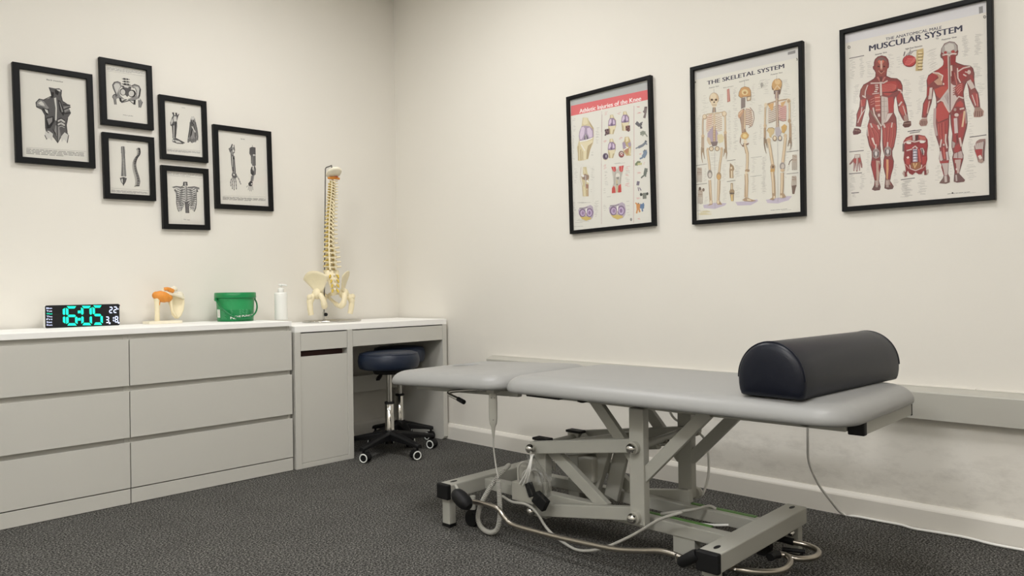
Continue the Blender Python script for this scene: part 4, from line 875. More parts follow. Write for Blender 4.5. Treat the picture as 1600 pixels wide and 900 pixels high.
athlete(Oc, (130, 122, 136), ([(535, 285), (525, 340)], 16), ([(530, 365), (540, 415)], 5), ([(550, 370), (572, 410)], 5))
athlete(Oc, (130, 132, 124), ([(575, 462), (620, 465), (650, 455)], 10), ([(618, 440), (618, 520)], 22)); p.oval(570, 462, 15, 22, (74, 76, 72), Oc); p.oval(655, 452, 14, 20, (74, 76, 72), Oc)
athlete(Oc, (212, 152, 96), ([(532, 590), (535, 650)], 22), ([(530, 600), (495, 575)], 7), ([(525, 650), (510, 715)], 9), ([(540, 650), (555, 700)], 9)); p.oval(535, 582, 7, 9, (110, 80, 60), Oc)
athlete(Oc, (110, 134, 166), ([(588, 590), (582, 650)], 24), ([(590, 600), (605, 575)], 7), ([(584, 650), (592, 690)], 8))
for q, Cc in (([(545, 15), (640, 5), (640, 25), (545, 30)], Nc), ([(565, 105), (650, 95), (650, 108), (565, 120)], Nc), ([(590, 715), (640, 710), (640, 722), (590, 725)], Nc), ([(600, 25), (645, 15), (645, 60), (600, 70)], Oc), ([(510, 165), (590, 155), (590, 180), (510, 185)], Oc), ([(500, 505), (590, 500), (590, 525), (500, 530)], Oc), ([(515, 785), (590, 775), (590, 800), (515, 805)], Oc)): p.labels(q, 3, RDL, 1.2, Cc)
p.done()
# --- skeleton chart
p = Pic('framed chart of three skeletons, second of the three large posters', 'right', -2.5137, 1.5829, .5261, .7298, .018, 0, (230, 227, 216), group=GB); C = crop(1060, 50, 7.273)
p.poly([(178, 445), (1356, 168), (1356, 290), (178, 548)], (220, 218, 214), C); p.poly([(1242, 228), (1328, 206), (1328, 240), (1242, 260)], (150, 148, 146), C); p.line([(1340, 295), (1350, 310), (1345, 325)], 3, (96, 92, 88), C); p.oval(190, 570, 8, 10, (110, 106, 100), C)
p.text('THE SKELETAL SYSTEM', (325, 602), (1200, 408), 18, (70, 68, 84), .014, C)
for a, b, s_ in (((345, 643), (460, 618), 'Anterior View'), ((690, 572), (802, 546), 'Lateral View'), ((1050, 492), (1182, 464), 'Posterior View')): p.text(s_, a, b, 5.5, (120, 116, 112), .01, C)
LB = (186, 182, 174)
for q, n in (([(95, 155), (185, 140), (185, 370), (70, 400)], 9), ([(30, 420), (85, 405), (85, 860), (20, 860)], 34), ([(300, 150), (395, 130), (395, 340), (290, 350)], 10), ([(420, 350), (480, 335), (490, 860), (420, 860)], 30), ([(490, 90), (560, 75), (560, 340), (480, 350)], 14), ([(500, 400), (570, 390), (570, 880), (490, 890)], 20)): p.labels(q, n, LB, 1.0, crop(1085, 130, 8.19))
F_, G_, H_, I_, J_, K_ = crop(1085, 130, 8.19), crop(1085, 230, 8.19), crop(1145, 120, 7.49), crop(1145, 230, 8.18), crop(1190, 110, 7.83), crop(1190, 215, 7.83)
for q, n, c in (([(200, 80), (330, 70), (330, 290), (200, 300)], 10, G_), ([(120, 270), (170, 270), (170, 430), (110, 440)], 12, G_), ([(345, 230), (420, 220), (410, 430), (345, 440)], 12, G_), ([(15, 20), (75, 10), (75, 140), (25, 140)], 10, G_), ([(360, 510), (430, 500), (430, 700), (350, 700)], 10, G_), ([(120, 640), (180, 630), (180, 720), (110, 720)], 5, G_), ([(500, 190), (560, 180), (560, 400), (500, 410)], 10, G_),
              ([(0, 130), (60, 120), (60, 260), (0, 280)], 9, H_), ([(220, 90), (270, 80), (280, 340), (190, 330)], 14, H_), ([(0, 360), (70, 350), (70, 860), (0, 860)], 16, H_), ([(290, 330), (350, 320), (360, 440), (290, 440)], 10, H_), ([(230, 650), (300, 640), (300, 800), (230, 800)], 10, H_), ([(290, 40), (410, 20), (410, 120), (280, 150)], 9, H_), ([(300, 560), (350, 550), (350, 740), (300, 740)], 12, H_),
              ([(15, 230), (130, 220), (130, 380), (15, 390)], 11, I_), ([(20, 490), (110, 480), (110, 640), (20, 650)], 8, I_), ([(240, 140), (310, 130), (300, 330), (230, 340)], 12, I_), ([(360, 130), (440, 115), (440, 330), (360, 340)], 13, I_), ([(235, 380), (320, 370), (310, 580), (230, 590)], 15, I_), ([(350, 370), (440, 355), (430, 580), (350, 590)], 15, I_),
              ([(15, 120), (110, 100), (110, 280), (10, 300)], 10, J_), ([(260, 110), (360, 90), (380, 330), (250, 330)], 12, J_), ([(370, 340), (430, 325), (430, 860), (365, 860)], 38, J_), ([(0, 240), (70, 230), (70, 690), (0, 700)], 28, K_), ([(280, 100), (440, 90), (300, 290), (280, 300)], 6, K_), ([(300, 350), (350, 345), (350, 410), (290, 420)], 6, K_), ([(270, 430), (330, 420), (330, 500), (270, 510)], 4, K_)): p.labels(q, n, LB, 1.0, c)
p.line([(228, 135), (370, 118)], 1.6, GR, I_); p.line([(220, 375), (370, 358)], 1.6, GR, I_)
B1, B2, B3, BO = (212, 188, 156), (228, 212, 184), (182, 156, 128), (146, 122, 102)
for c, q in ((G_, [(110, 740), (250, 712), (410, 715), (390, 745), (260, 790), (120, 780)]), (I_, [(30, 700), (170, 690), (310, 665), (320, 690), (230, 740), (60, 745)]), (K_, [(50, 760), (180, 740), (310, 715), (370, 715), (330, 765), (200, 805), (70, 800)])): p.poly(q, (202, 192, 206), c)
def bone(Cc, pts, wd, col=B1): p.line(pts, wd+1.6, BO, Cc); p.line(pts, wd, col, Cc); p.line([(a-wd*.25, b) for a, b in pts], wd*.3, B2, Cc)
# anterior skeleton
p.oval(250, 195, 62, 76, BO, F_); p.oval(250, 193, 58, 72, B1, F_); p.oval(240, 170, 40, 42, B2, F_); p.poly([(205, 220), (295, 220), (285, 290), (262, 310), (235, 308), (212, 270)], B2, F_)
p.oval(222, 212, 15, 14, (92, 72, 56), F_); p.oval(275, 212, 15, 14, (92, 72, 56), F_); p.poly([(246, 230), (255, 230), (262, 250), (238, 250)], (92, 72, 56), F_); p.line([(225, 278), (280, 278)], 2, BO, F_)
p.poly([(232, 310), (270, 310), (275, 370), (225, 375)], (150, 136, 126), F_); p.line([(250, 312), (250, 370)], 4, B1, F_)
p.poly([(160, 420), (215, 380), (280, 375), (340, 400), (355, 500), (345, 600), (300, 590), (262, 530), (250, 530), (210, 590), (155, 640), (148, 540)], (220, 208, 192), F_); p.poly([(160, 420), (225, 395), (220, 520), (150, 600), (148, 520)], (218, 184, 166), F_)
for k in range(8):
    y = 410+25*k; p.line([(246, y+8), (200, y+22), (155-2*k*.3, y+12), (148, y+4)], 4.4, (232, 216, 196), F_); p.line([(246, y+14), (200, y+29), (155, y+20)], 2.2, (176, 142, 124), F_)
    p.line([(262, y+8), (310, y+20), (350, y+8), (356, y)], 4.4, (234, 222, 204), F_); p.line([(262, y+14), (310, y+27), (350, y+15)], 2.2, (172, 150, 132), F_)
p.line([(253, 385), (255, 530)], 9, (216, 196, 166), F_); bone(F_, [(150, 400), (200, 392), (240, 385)], 4); bone(F_, [(262, 382), (310, 380), (370, 370)], 4)
p.poly([(165, 640), (250, 530), (300, 640), (290, 760), (200, 780), (165, 720)], (186, 170, 182), F_); bone(F_, [(254, 540), (252, 640), (254, 745)], 12, (196, 168, 134))
for k in range(7): p.line([(238, 605+22*k), (270, 605+22*k)], 1.8, BO, F_)
p.poly([(160, 690), (195, 700), (215, 770), (205, 800), (175, 770), (158, 730)], (212, 192, 164), F_); p.poly([(290, 660), (350, 650), (378, 690), (365, 750), (310, 770), (295, 720)], (226, 214, 176), F_); p.poly([(205, 750), (300, 745), (285, 800), (230, 810)], (140, 124, 122), F_)
for x in (215, 290): p.oval(x, 838, 30, 32, BO, F_); p.oval(x, 838, 22, 24, B2, F_)
p.oval(130, 430, 30, 34, B3, F_); p.oval(128, 428, 22, 26, B2, F_); p.oval(380, 392, 32, 36, B3, F_); p.oval(380, 390, 24, 28, B2, F_)
bone(F_, [(108, 450), (104, 560), (106, 660)], 7, (188, 164, 140)); bone(F_, [(390, 420), (393, 520), (394, 620)], 7); p.oval(107, 678, 22, 24, B1, F_); p.oval(394, 632, 20, 24, B1, F_)
p.line([(98, 690), (96, 890)], 7, B3, F_); p.line([(116, 690), (118, 890)], 5, B3, F_); p.line([(384, 650), (400, 890)], 6, B3, F_); p.line([(402, 650), (410, 890)], 5, B3, F_)
for a in (((95, 0), (90, 80), (92, 140), (105, 200)), ((108, 10), (118, 80), (130, 150)), ((400, 0), (412, 80), (405, 150)), ((388, 20), (380, 80), (370, 120))): p.line(a, 9, (168, 148, 124), G_, True)
bone(G_, [(165, 30), (175, 120), (188, 210), (196, 300)], 10); bone(G_, [(350, 20), (340, 120), (325, 220), (315, 320)], 10); p.line([(155, 20), (185, 25)], 10, B1, G_); p.line([(330, 15), (360, 20)], 10, B1, G_)
p.oval(196, 345, 32, 56, (150, 142, 134), G_); p.oval(198, 355, 20, 34, (214, 206, 196), G_); p.oval(312, 370, 32, 52, B3, G_); p.oval(310, 380, 24, 36, (216, 176, 120), G_)
bone(G_, [(196, 420), (200, 520), (205, 620), (210, 700)], 12); p.line([(184, 430), (190, 560), (205, 680)], 4, B3, G_); bone(G_, [(312, 420), (308, 520), (304, 620), (302, 700)], 12); p.line([(328, 430), (322, 580), (312, 690)], 4, B3, G_)
p.poly([(190, 690), (232, 690), (228, 735), (160, 752), (195, 730)], B3, G_); p.poly([(285, 680), (325, 690), (355, 735), (295, 735), (280, 712)], B3, G_); p.oval(210, 705, 16, 24, B2, G_); p.oval(302, 700, 15, 24, B2, G_)
p.line([(258, 0), (262, 780)], 1.0, (150, 146, 146), G_); p.line([(248, 70), (250, 120)], 1.0, (150, 146, 146), F_)
p.poly([(415, 80), (445, 68), (458, 230), (420, 245)], (190, 128, 118), F_); p.line([(430, 85), (435, 230)], 4, (214, 168, 156), F_); p.text('Bone structure', (370, 64), (498, 40), 4, (140, 136, 130), .01, F_)
# hands, feet and joints round the edge
def sketchy(Cc, x0, y0, x1, y1, seed):
    rn = random.Random(seed)
    for i in range(5):
        x = x0+(x1-x0)*(i+.5)/5; p.line([(x+(x0+x1-2*x)*.3, y0), (x, (y0+y1)/2), (x, y1-rn.random()*8)], 3.2, (160, 146, 134), Cc); p.line([(x+2, y0+8), (x+2, y1-12)], 1.4, (200, 186, 170), Cc)
    p.poly([(x0+8, y0), (x1-8, y0-2), (x1-2, (y0+y1)/2), (x0+4, (y0+y1)/2)], (190, 176, 162), Cc); p.line([(x0+10, y0+10), (x1-10, y0+30)], 1.6, BO, Cc); p.line([(x0+5, (y0*2+y1)/3), (x1-5, (y0*2+y1)/3)], 1.6, BO, Cc)
sketchy(G_, 28, 262, 98, 450, 1); sketchy(G_, 40, 540, 108, 730, 2); p.oval(70, 530, 16, 22, (110, 96, 84), G_); p.oval(115, 545, 15, 22, (140, 124, 110), G_)
sketchy(K_, 368, 210, 436, 400, 3); p.line([(375, 265), (345, 290), (330, 335)], 4, (128, 112, 100), K_); sketchy(K_, 362, 470, 430, 600, 4); p.poly([(366, 590), (425, 580), (400, 690), (375, 690)], (120, 100, 90), K_)
p.poly([(455, 200), (500, 240), (510, 280), (495, 310), (500, 395), (450, 395), (446, 300), (452, 250)], (176, 152, 122), G_); p.line([(460, 215), (470, 280), (500, 260)], 3, BO, G_); p.line([(475, 300), (478, 390)], 6, B2, G_); p.oval(472, 265, 12, 16, B2, G_)
p.poly([(462, 460), (492, 460), (492, 530), (512, 560), (505, 610), (500, 690), (468, 690), (455, 610), (445, 570), (462, 530)], (170, 148, 120), G_); p.line([(450, 590), (510, 590)], 6, (110, 98, 90), G_); p.line([(478, 610), (482, 690)], 8, (222, 196, 140), G_); p.line([(476, 470), (478, 540)], 5, B2, G_)
for a, b, c in (((15, 236), (160, 214), G_), ((10, 482), (160, 462), G_), ((415, 174), (525, 160), G_), ((415, 440), (525, 424), G_), ((305, 176), (450, 156), K_), ((305, 444), (450, 428), K_)): p.line([a, b], 2.4, (150, 144, 138), c)
# lateral skeleton
p.poly([(70, 180), (95, 130), (140, 112), (190, 125), (210, 160), (215, 215), (210, 275), (165, 285), (160, 235), (130, 235), (95, 250), (65, 225)], BO, H_); p.poly([(74, 182), (98, 134), (140, 116), (186, 128), (205, 160), (208, 215), (204, 268), (170, 278), (166, 232), (130, 230), (96, 245), (70, 222)], (208, 164, 116), H_)
p.oval(140, 180, 38, 34, (228, 208, 160), H_); p.oval(140, 185, 18, 16, (190, 150, 104), H_); p.line([(165, 235), (205, 225)], 4, BO, H_); p.poly([(168, 240), (208, 232), (202, 268), (172, 275)], B2, H_)
p.poly([(95, 250), (145, 240), (145, 350), (95, 380)], (164, 152, 146), H_)
for k in range(7): p.line([(95, 262+16*k), (145, 256+16*k)], 2, (110, 100, 98), H_)
p.poly([(85, 400), (130, 370), (150, 420), (145, 600), (160, 660), (105, 660), (95, 560), (80, 480)], (160, 132, 116), H_)
for k in range(14): p.line([(92+k*.5, 430+16*k), (135, 425+16*k)], 2.2, (216, 196, 172), H_)
p.poly([(65, 420), (100, 385), (128, 390), (120, 420), (90, 470), (72, 490), (60, 460)], (206, 166, 136), H_); p.line([(70, 440), (110, 395)], 3, B2, H_)
p.poly([(140, 365), (200, 355), (240, 410), (250, 490), (225, 570), (185, 595), (155, 560), (150, 420)], (232, 226, 214), H_)
for k in range(9):
    y = 372+22*k; e = 238-abs(k-4)*4; p.line([(150, y), (190, y+4), (e, y+26)], 4.2, (224, 204, 182), H_); p.line([(150, y+8), (190, y+13), (e-4, y+33)], 2.4, (128, 88, 84), H_)
p.line([(200, 358), (240, 410), (250, 490), (225, 570), (185, 595)], 3, (156, 130, 116), H_); bone(H_, [(140, 390), (142, 500), (136, 610)], 7)
p.poly([(90, 690), (110, 655), (160, 645), (188, 680), (180, 710), (150, 735), (110, 725), (95, 710)], (212, 176, 122), H_); p.oval(140, 690, 24, 24, (230, 208, 150), H_); p.poly([(85, 700), (95, 720), (90, 780), (115, 800), (190, 770), (185, 790), (115, 820), (80, 770)], (150, 124, 110), H_); p.oval(145, 760, 20, 26, B2, H_); p.oval(132, 790, 12, 14, BO, H_)
bone(H_, [(140, 780), (150, 840), (162, 895)], 10); bone(I_, [(165, 0), (185, 80), (186, 180), (180, 285)], 11); p.oval(180, 300, 26, 20, B3, I_); p.oval(204, 298, 10, 16, B3, I_); p.oval(172, 325, 18, 16, B2, I_)
bone(I_, [(172, 340), (176, 440), (172, 540), (168, 640)], 15); p.line([(155, 360), (160, 520), (165, 640)], 4, B3, I_); p.poly([(120, 675), (165, 640), (190, 645), (240, 668), (300, 682), (240, 695), (175, 692), (150, 690)], B3, I_); p.poly([(180, 655), (225, 668), (240, 685), (185, 685)], B2, I_); p.line([(138, 40), (138, 112)], 1, (150, 146, 146), H_)
# posterior skeleton
p.poly([(122, 200), (130, 150), (165, 108), (215, 98), (248, 130), (248, 190), (235, 240), (225, 290), (200, 300), (150, 290), (148, 245), (128, 235)], BO, J_); p.oval(186, 172, 60, 72, (208, 168, 118), J_, rot=15); p.oval(195, 140, 36, 34, (226, 196, 148), J_); p.line([(150, 245), (190, 185), (230, 230)], 5, (226, 204, 172), J_); p.poly([(150, 250), (185, 240), (225, 245), (220, 285), (200, 298), (155, 288)], (112, 96, 92), J_)
p.poly([(165, 250), (205, 250), (210, 340), (162, 345)], (176, 160, 156), J_)
p.poly([(80, 440), (150, 370), (240, 350), (300, 400), (308, 500), (290, 610), (250, 580), (180, 560), (100, 640), (75, 560)], (228, 218, 206), J_); p.poly([(240, 420), (300, 430), (306, 500), (290, 610), (240, 580), (215, 520)], (216, 180, 172), J_)
for k in range(8):
    y = 430+24*k; p.line([(178, y), (130, y+24), (84, y+36), (78, y+20)], 4.4, (216, 204, 190), J_); p.line([(178, y+7), (130, y+31), (88, y+42)], 2.6, (156, 138, 126), J_); p.line([(205, y-8), (260, y+14), (302, y+8)], 4.4, (214, 178, 170), J_); p.line([(205, y), (260, y+21), (300, y+16)], 2.6, (180, 124, 120), J_)
p.poly([(75, 420), (150, 395), (140, 470), (125, 500), (100, 465)], (214, 174, 126), J_); p.poly([(300, 370), (235, 395), (240, 450), (262, 440)], (214, 176, 130), J_); p.line([(60, 415), (150, 385), (240, 365), (325, 350)], 5, B3, J_)
bone(J_, [(186, 260), (188, 400), (192, 560), (198, 700)], 10, (150, 124, 122))
for k in range(20): p.line([(170, 345+19*k), (212, 344+19*k)], 2.2, (204, 184, 162), J_)
p.oval(52, 425, 20, 28, B2, J_); p.oval(330, 375, 26, 32, B2, J_); p.oval(332, 375, 18, 22, B3, J_)
bone(J_, [(44, 450), (42, 560), (40, 660)], 6); bone(J_, [(338, 400), (342, 500), (340, 600)], 7); p.oval(42, 678, 18, 24, B1, J_); p.oval(340, 618, 20, 26, B3, J_); p.line([(34, 700), (36, 890)], 6, B3, J_); p.line([(48, 700), (44, 890)], 5, B3, J_); p.line([(345, 640), (345, 890)], 7, B3, J_); p.line([(358, 650), (362, 890)], 4, B3, J_)
p.poly([(65, 740), (85, 705), (130, 700), (158, 715), (150, 770), (120, 800), (125, 830), (95, 810), (90, 770)], (212, 190, 146), J_); p.poly([(240, 690), (280, 655), (310, 680), (305, 720), (275, 770), (250, 760)], (206, 170, 112), J_); p.line([(65, 740), (85, 705), (130, 700), (158, 715)], 2.4, BO, J_); p.poly([(165, 700), (215, 690), (245, 750), (210, 830), (170, 790)], (190, 182, 186), J_)
p.oval(160, 832, 26, 34, BO, J_); p.oval(160, 830, 17, 24, B2, J_); p.oval(225, 830, 26, 36, (140, 132, 136), J_); p.oval(226, 828, 16, 24, B2, J_); p.oval(88, 850, 22, 24, B1, J_); p.oval(290, 800, 20, 26, B1, J_)
for a in (((36, 0), (34, 80), (42, 140), (58, 195)), ((50, 20), (62, 80), (70, 130)), ((345, 0), (362, 60), (360, 110), (345, 150)), ((340, 30), (328, 80), (320, 110))): p.line(a, 8, (150, 132, 114), K_, True)
bone(K_, [(85, 40), (105, 140), (120, 240), (135, 330)], 11); bone(K_, [(292, 0), (280, 120), (268, 220), (258, 310)], 11); p.line([(70, 15), (100, 60)], 10, B1, K_)
p.oval(136, 360, 30, 36, B3, K_); p.oval(140, 358, 9, 16, (100, 80, 66), K_); p.oval(255, 350, 34, 48, (160, 150, 146), K_); p.oval(258, 350, 20, 28, (206, 196, 186), K_); p.oval(255, 400, 26, 20, B1, K_); p.line([(108, 400), (160, 402)], 14, (204, 164, 108), K_)
bone(K_, [(132, 420), (145, 540), (150, 700)], 14); p.line([(150, 420), (155, 560), (160, 690)], 4, B3, K_); bone(K_, [(252, 430), (252, 560), (246, 700)], 13); p.line([(268, 430), (264, 600), (258, 690)], 4, B3, K_)
p.poly([(130, 680), (170, 680), (172, 735), (140, 765), (95, 755), (130, 735)], B3, K_); p.poly([(225, 680), (270, 680), (300, 725), (265, 738), (225, 735)], B3, K_); p.oval(155, 730, 12, 18, B2, K_); p.oval(240, 722, 14, 18, B2, K_); p.line([(196, 0), (200, 790)], 1.0, (150, 146, 146), K_); p.line([(184, 60), (186, 130)], 1.0, (140, 136, 136), J_)
p.oval(340, 90, 18, 22, (184, 180, 172), H_); p.line([(340, 70), (335, 130)], 2, (150, 146, 140), H_)
p.para([(1045, 348), (1345, 322), (1345, 334), (1045, 360)], 1, (120, 118, 114), 1.6, C=crop(1060, 280, 7.273)); p.para([(1170, 352), (1345, 336), (1345, 344), (1170, 360)], 1, GR, 1.2, C=crop(1060, 280, 7.273)); p.para([(205, 355), (275, 350), (275, 356), (205, 361)], 1, (140, 138, 134), 1.4, C=crop(1060, 280, 7.273)); p.labels([(205, 365), (420, 350), (420, 400), (205, 410)], 8, (222, 212, 176), 2.4, crop(1060, 280, 7.273))
p.done()
# --- muscle chart
p = Pic('framed chart of two red muscle figures, largest looking poster at the right', 'right', -3.1902, 1.5875, .5261, .7298, .018, 0, (229, 224, 215), group=GB); C = crop(1300, 0, 5.714)
p.poly([(118, 305), (1372, 8), (1372, 110), (118, 385)], (220, 218, 220), C); p.poly([(1310, 62), (1346, 52), (1348, 112), (1312, 122)], (150, 148, 148), C)
for x, y in ((151, 421), (1362, 150)): p.oval(x, y, 13, 14, (112, 104, 96), C); p.oval(x, y, 7, 8, (214, 210, 204), C)
p.text('THE ANATOMICAL MALE', (478, 362), (978, 256), 11, (66, 66, 84), .006, C); p.text('MUSCULAR SYSTEM', (332, 457), (1160, 278), 22.5, (66, 66, 84), .014, C)
for a, b, s_ in (((383, 495), (490, 470), 'Anterior View'), ((980, 362), (1112, 335), 'Posterior View'), ((656, 444), (805, 414), 'Right Knee Dissection')): p.text(s_, a, b, 6, (110, 106, 106), .012, C)
Ac, Bc, Cc_, Dc, Ec = crop(1320, 80, 7.5), crop(1320, 190, 7.5), crop(1430, 55, 7.2), crop(1430, 165, 7.2), crop(1400, 200, 8.18)
LB = (176, 172, 166)
for q, n, c in (([(55, 95), (140, 80), (130, 330), (55, 330)], 22, Ac), ([(165, 80), (245, 65), (240, 310), (165, 310)], 22, Ac), ([(245, 120), (340, 100), (350, 300), (250, 310)], 10, Ac), ([(100, 400), (200, 370), (170, 620), (90, 620)], 16, Ac), ([(55, 690), (140, 670), (120, 890), (40, 890)], 14, Ac), ([(245, 760), (285, 760), (270, 890), (215, 890)], 6, Ac), ([(500, 30), (580, 15), (590, 300), (500, 300)], 14, Ac), ([(600, 70), (680, 50), (680, 190), (600, 200)], 5, Ac), ([(670, 330), (800, 320), (800, 660), (690, 660)], 18, Ac), ([(740, 690), (820, 680), (820, 800), (760, 800)], 7, Ac), ([(600, 740), (670, 760), (670, 880), (610, 880)], 7, Ac),
              ([(170, 30), (255, 20), (255, 330), (180, 320)], 7, Bc), ([(245, 350), (310, 340), (300, 600), (240, 600)], 14, Bc), ([(290, 620), (340, 610), (340, 740), (290, 740)], 5, Bc), ([(600, 20), (680, 10), (650, 280), (590, 280)], 8, Bc), ([(565, 500), (630, 490), (620, 640), (560, 640)], 11, Bc), ([(540, 680), (640, 670), (640, 760), (560, 760)], 6, Bc), ([(415, 410), (450, 410), (450, 760), (415, 760)], 10, Bc), ([(50, 620), (140, 605), (140, 810), (50, 810)], 15, Bc), ([(165, 615), (250, 600), (260, 800), (165, 800)], 15, Bc), ([(80, 845), (150, 835), (150, 890), (80, 890)], 5, Bc), ([(650, 700), (820, 670), (820, 890), (650, 890)], 18, Bc),
              ([(520, 10), (630, -10), (630, 240), (520, 240)], 26, Cc_), ([(660, -10), (780, -20), (780, 220), (660, 220)], 26, Cc_), ([(100, 180), (290, 120), (300, 340), (150, 420)], 14, Cc_), ([(30, 470), (170, 430), (130, 640), (30, 650)], 12, Cc_), ([(10, 720), (85, 700), (80, 890), (0, 890)], 10, Cc_), ([(640, 320), (780, 310), (780, 480), (660, 480)], 14, Cc_), ([(680, 540), (790, 520), (790, 680), (700, 690)], 9, Cc_), ([(550, 660), (610, 650), (650, 890), (560, 890)], 14, Cc_),
              ([(150, 100), (215, 90), (240, 520), (150, 520)], 18, Dc), ([(585, 50), (660, 40), (680, 640), (590, 640)], 20, Dc), ([(550, 670), (700, 650), (690, 840), (560, 840)], 12, Dc), ([(220, 670), (320, 660), (320, 850), (220, 850)], 10, Dc), ([(590, 380), (660, 370), (690, 640), (590, 640)], 14, Dc), ([(380, 500), (425, 500), (425, 800), (385, 800)], 9, Dc),
              ([(70, 680), (220, 660), (220, 880), (70, 880)], 16, Ec), ([(265, 660), (415, 640), (415, 860), (265, 860)], 16, Ec)): p.labels(q, n, LB, 1.0, c)
for a, b, c in (((50, 85), (225, 50), Ac), ((52, 355), (220, 338), Bc), ((48, 612), (200, 600), Bc), ((75, 838), (165, 830), Bc), ((655, 682), (820, 660), Bc), ((735, 118), (825, 100), Bc), ((610, 356), (800, 328), Dc), ((150, 45), (325, 22), Ec), ((175, 66), (305, 46), Ec)): p.line([a, b], 3.2, (112, 106, 104), c)
M0, M1, M2, M3, MW, MO = (138, 76, 74), (172, 84, 80), (190, 104, 96), (154, 74, 72), (210, 192, 184), (96, 60, 62)
SK = (132, 86, 80)
AB = lambda u, v: (u, v-825)     # crop B continues crop A
# front figure: whole silhouette, then muscles
head = [(342, 170), (342, 130), (355, 92), (385, 65), (430, 52), (478, 62), (505, 98), (515, 145), (512, 192), (495, 205), (488, 245), (486, 290)]
rs = [(540, 315), (610, 320), (650, 350), (672, 400), (675, 450), (668, 490), (690, 570), (715, 630), (725, 690), (735, 760), (745, 810)]
body = head+rs+[(690, 815), (668, 780), (630, 700), (615, 610), (600, 520), (580, 560), (570, 640), (572, 720), (600, 780), (607, 890), (600, 980), (575, 1115), (552, 1170), (555, 1230), (572, 1290), (566, 1360), (540, 1450), (528, 1520), (570, 1585), (558, 1612), (505, 1618), (465, 1605), (472, 1530), (478, 1460), (452, 1350), (455, 1270), (466, 1225), (447, 1150), (440, 1060), (440, 930), (430, 872), (422, 890), (418, 1030), (412, 1090), (420, 1170), (412, 1240), (422, 1335), (405, 1440), (398, 1520), (416, 1590), (408, 1625), (350, 1632), (318, 1620), (345, 1570), (350, 1515), (330, 1430), (305, 1330), (318, 1250), (316, 1175), (285, 1105), (258, 980), (262, 890), (290, 790), (280, 740), (290, 680), (270, 580), (255, 560), (247, 620), (235, 690), (205, 800), (185, 885), (130, 880), (140, 790), (138, 740), (172, 650), (180, 560), (172, 525), (185, 450), (220, 392), (270, 365), (340, 322), (358, 298), (362, 250), (348, 222), (332, 205), (328, 180)]
p.poly(body, M0, Ac); p.line(body+body[:1], 2.0, MO, Ac)
p.oval(428, 130, 62, 62, (128, 104, 98), Ac); p.poly([(352, 190), (372, 120), (395, 98), (425, 110), (455, 98), (485, 120), (500, 190), (488, 250), (455, 290), (410, 292), (372, 262)], (150, 84, 76), Ac); p.poly([(385, 118), (405, 100), (424, 118), (445, 100), (462, 120), (440, 148), (405, 150)], (206, 116, 98), Ac); p.line([(425, 110), (428, 210)], 7, (212, 176, 160), Ac)
p.oval(395, 178, 15, 9, (92, 52, 50), Ac); p.oval(460, 178, 15, 9, (92, 52, 50), Ac); p.oval(428, 205, 14, 10, (196, 150, 134), Ac); p.line([(402, 240), (455, 240)], 3.5, (96, 52, 50), Ac); p.line([(392, 228), (425, 262), (465, 228)], 3, (196, 140, 124), Ac); p.line([(380, 300), (420, 360)], 6, (188, 120, 112), Ac); p.line([(470, 300), (432, 362)], 6, (188, 120, 112), Ac); p.line([(420, 300), (424, 360)], 9, (110, 66, 64), Ac)
p.line([(300, 375), (400, 372), (420, 365), (450, 372), (500, 345)], 5, MW, Ac); p.line([(420, 370), (424, 520)], 7, MW, Ac)
p.poly([(432, 395), (500, 355), (590, 350), (620, 400), (580, 470), (520, 520), (465, 510), (435, 470)], (176, 78, 74), Ac); p.poly([(590, 345), (640, 360), (668, 410), (665, 450), (620, 430), (610, 390)], (160, 70, 68), Ac); p.line([(440, 480), (560, 480), (660, 440)], 4, (96, 52, 54), Ac)
for k in range(5): p.line([(440, 405+18*k), (540, 385+20*k), (600, 400+8*k)], 1.4, (204, 122, 112), Ac)
p.poly([(270, 400), (395, 385), (408, 440), (390, 500), (300, 520), (255, 500)], (158, 70, 66), Ac); p.poly([(350, 395), (385, 392), (395, 430), (375, 480), (335, 490), (360, 440)], MW, Ac)
for k in range(4): p.line([(330, 405+26*k), (400, 415+24*k)], 3, (140, 74, 68), Ac)
p.line([(320, 500), (400, 490)], 3.5, MW, Ac); p.poly([(195, 430), (225, 395), (265, 390), (245, 470), (215, 530), (190, 520)], (148, 86, 78), Ac); p.line([(268, 395), (240, 470), (235, 535)], 4, MW, Ac); p.line([(205, 520), (245, 545)], 5, MW, Ac)
p.poly([(345, 520), (410, 500), (415, 700), (360, 710), (352, 600)], (184, 92, 82), Ac)
for y in (545, 590, 640, 690): p.line([(352, y), (415, y-8)], 2.6, (226, 180, 164), Ac)
p.poly([(418, 525), (500, 540), (500, 720), (470, 830), (432, 880), (420, 700)], (200, 186, 178), Ac); p.line([(460, 540), (462, 800)], 2, (164, 144, 138), Ac); p.line([(420, 520), (424, 870)], 3.5, (112, 70, 66), Ac)
for y in (590, 650, 710): p.line([(425, y), (500, y-6)], 1.6, (168, 150, 142), Ac)
p.poly([(502, 550), (560, 530), (575, 600), (568, 715), (520, 725), (505, 640)], (172, 74, 72), Ac); p.line([(500, 545), (508, 720)], 2, MW, Ac); p.poly([(500, 730), (560, 725), (500, 820), (470, 840)], (214, 200, 194), Ac)
p.poly([(275, 560), (345, 520), (350, 640), (330, 690), (292, 700), (288, 640)], (150, 66, 64), Ac); p.line([(330, 660), (345, 740), (400, 830), (425, 880)], 5, MW, Ac); p.line([(350, 680), (372, 760), (420, 850)], 3, (110, 84, 72), Ac); p.line([(300, 690), (320, 730), (400, 860)], 4, (140, 112, 98), Ac); p.poly([(385, 735), (412, 730), (414, 765), (388, 768)], MW, Ac)
for y in (570, 600, 630): p.line([(300, y), (345, y-20)], 2, (206, 140, 126), Ac)
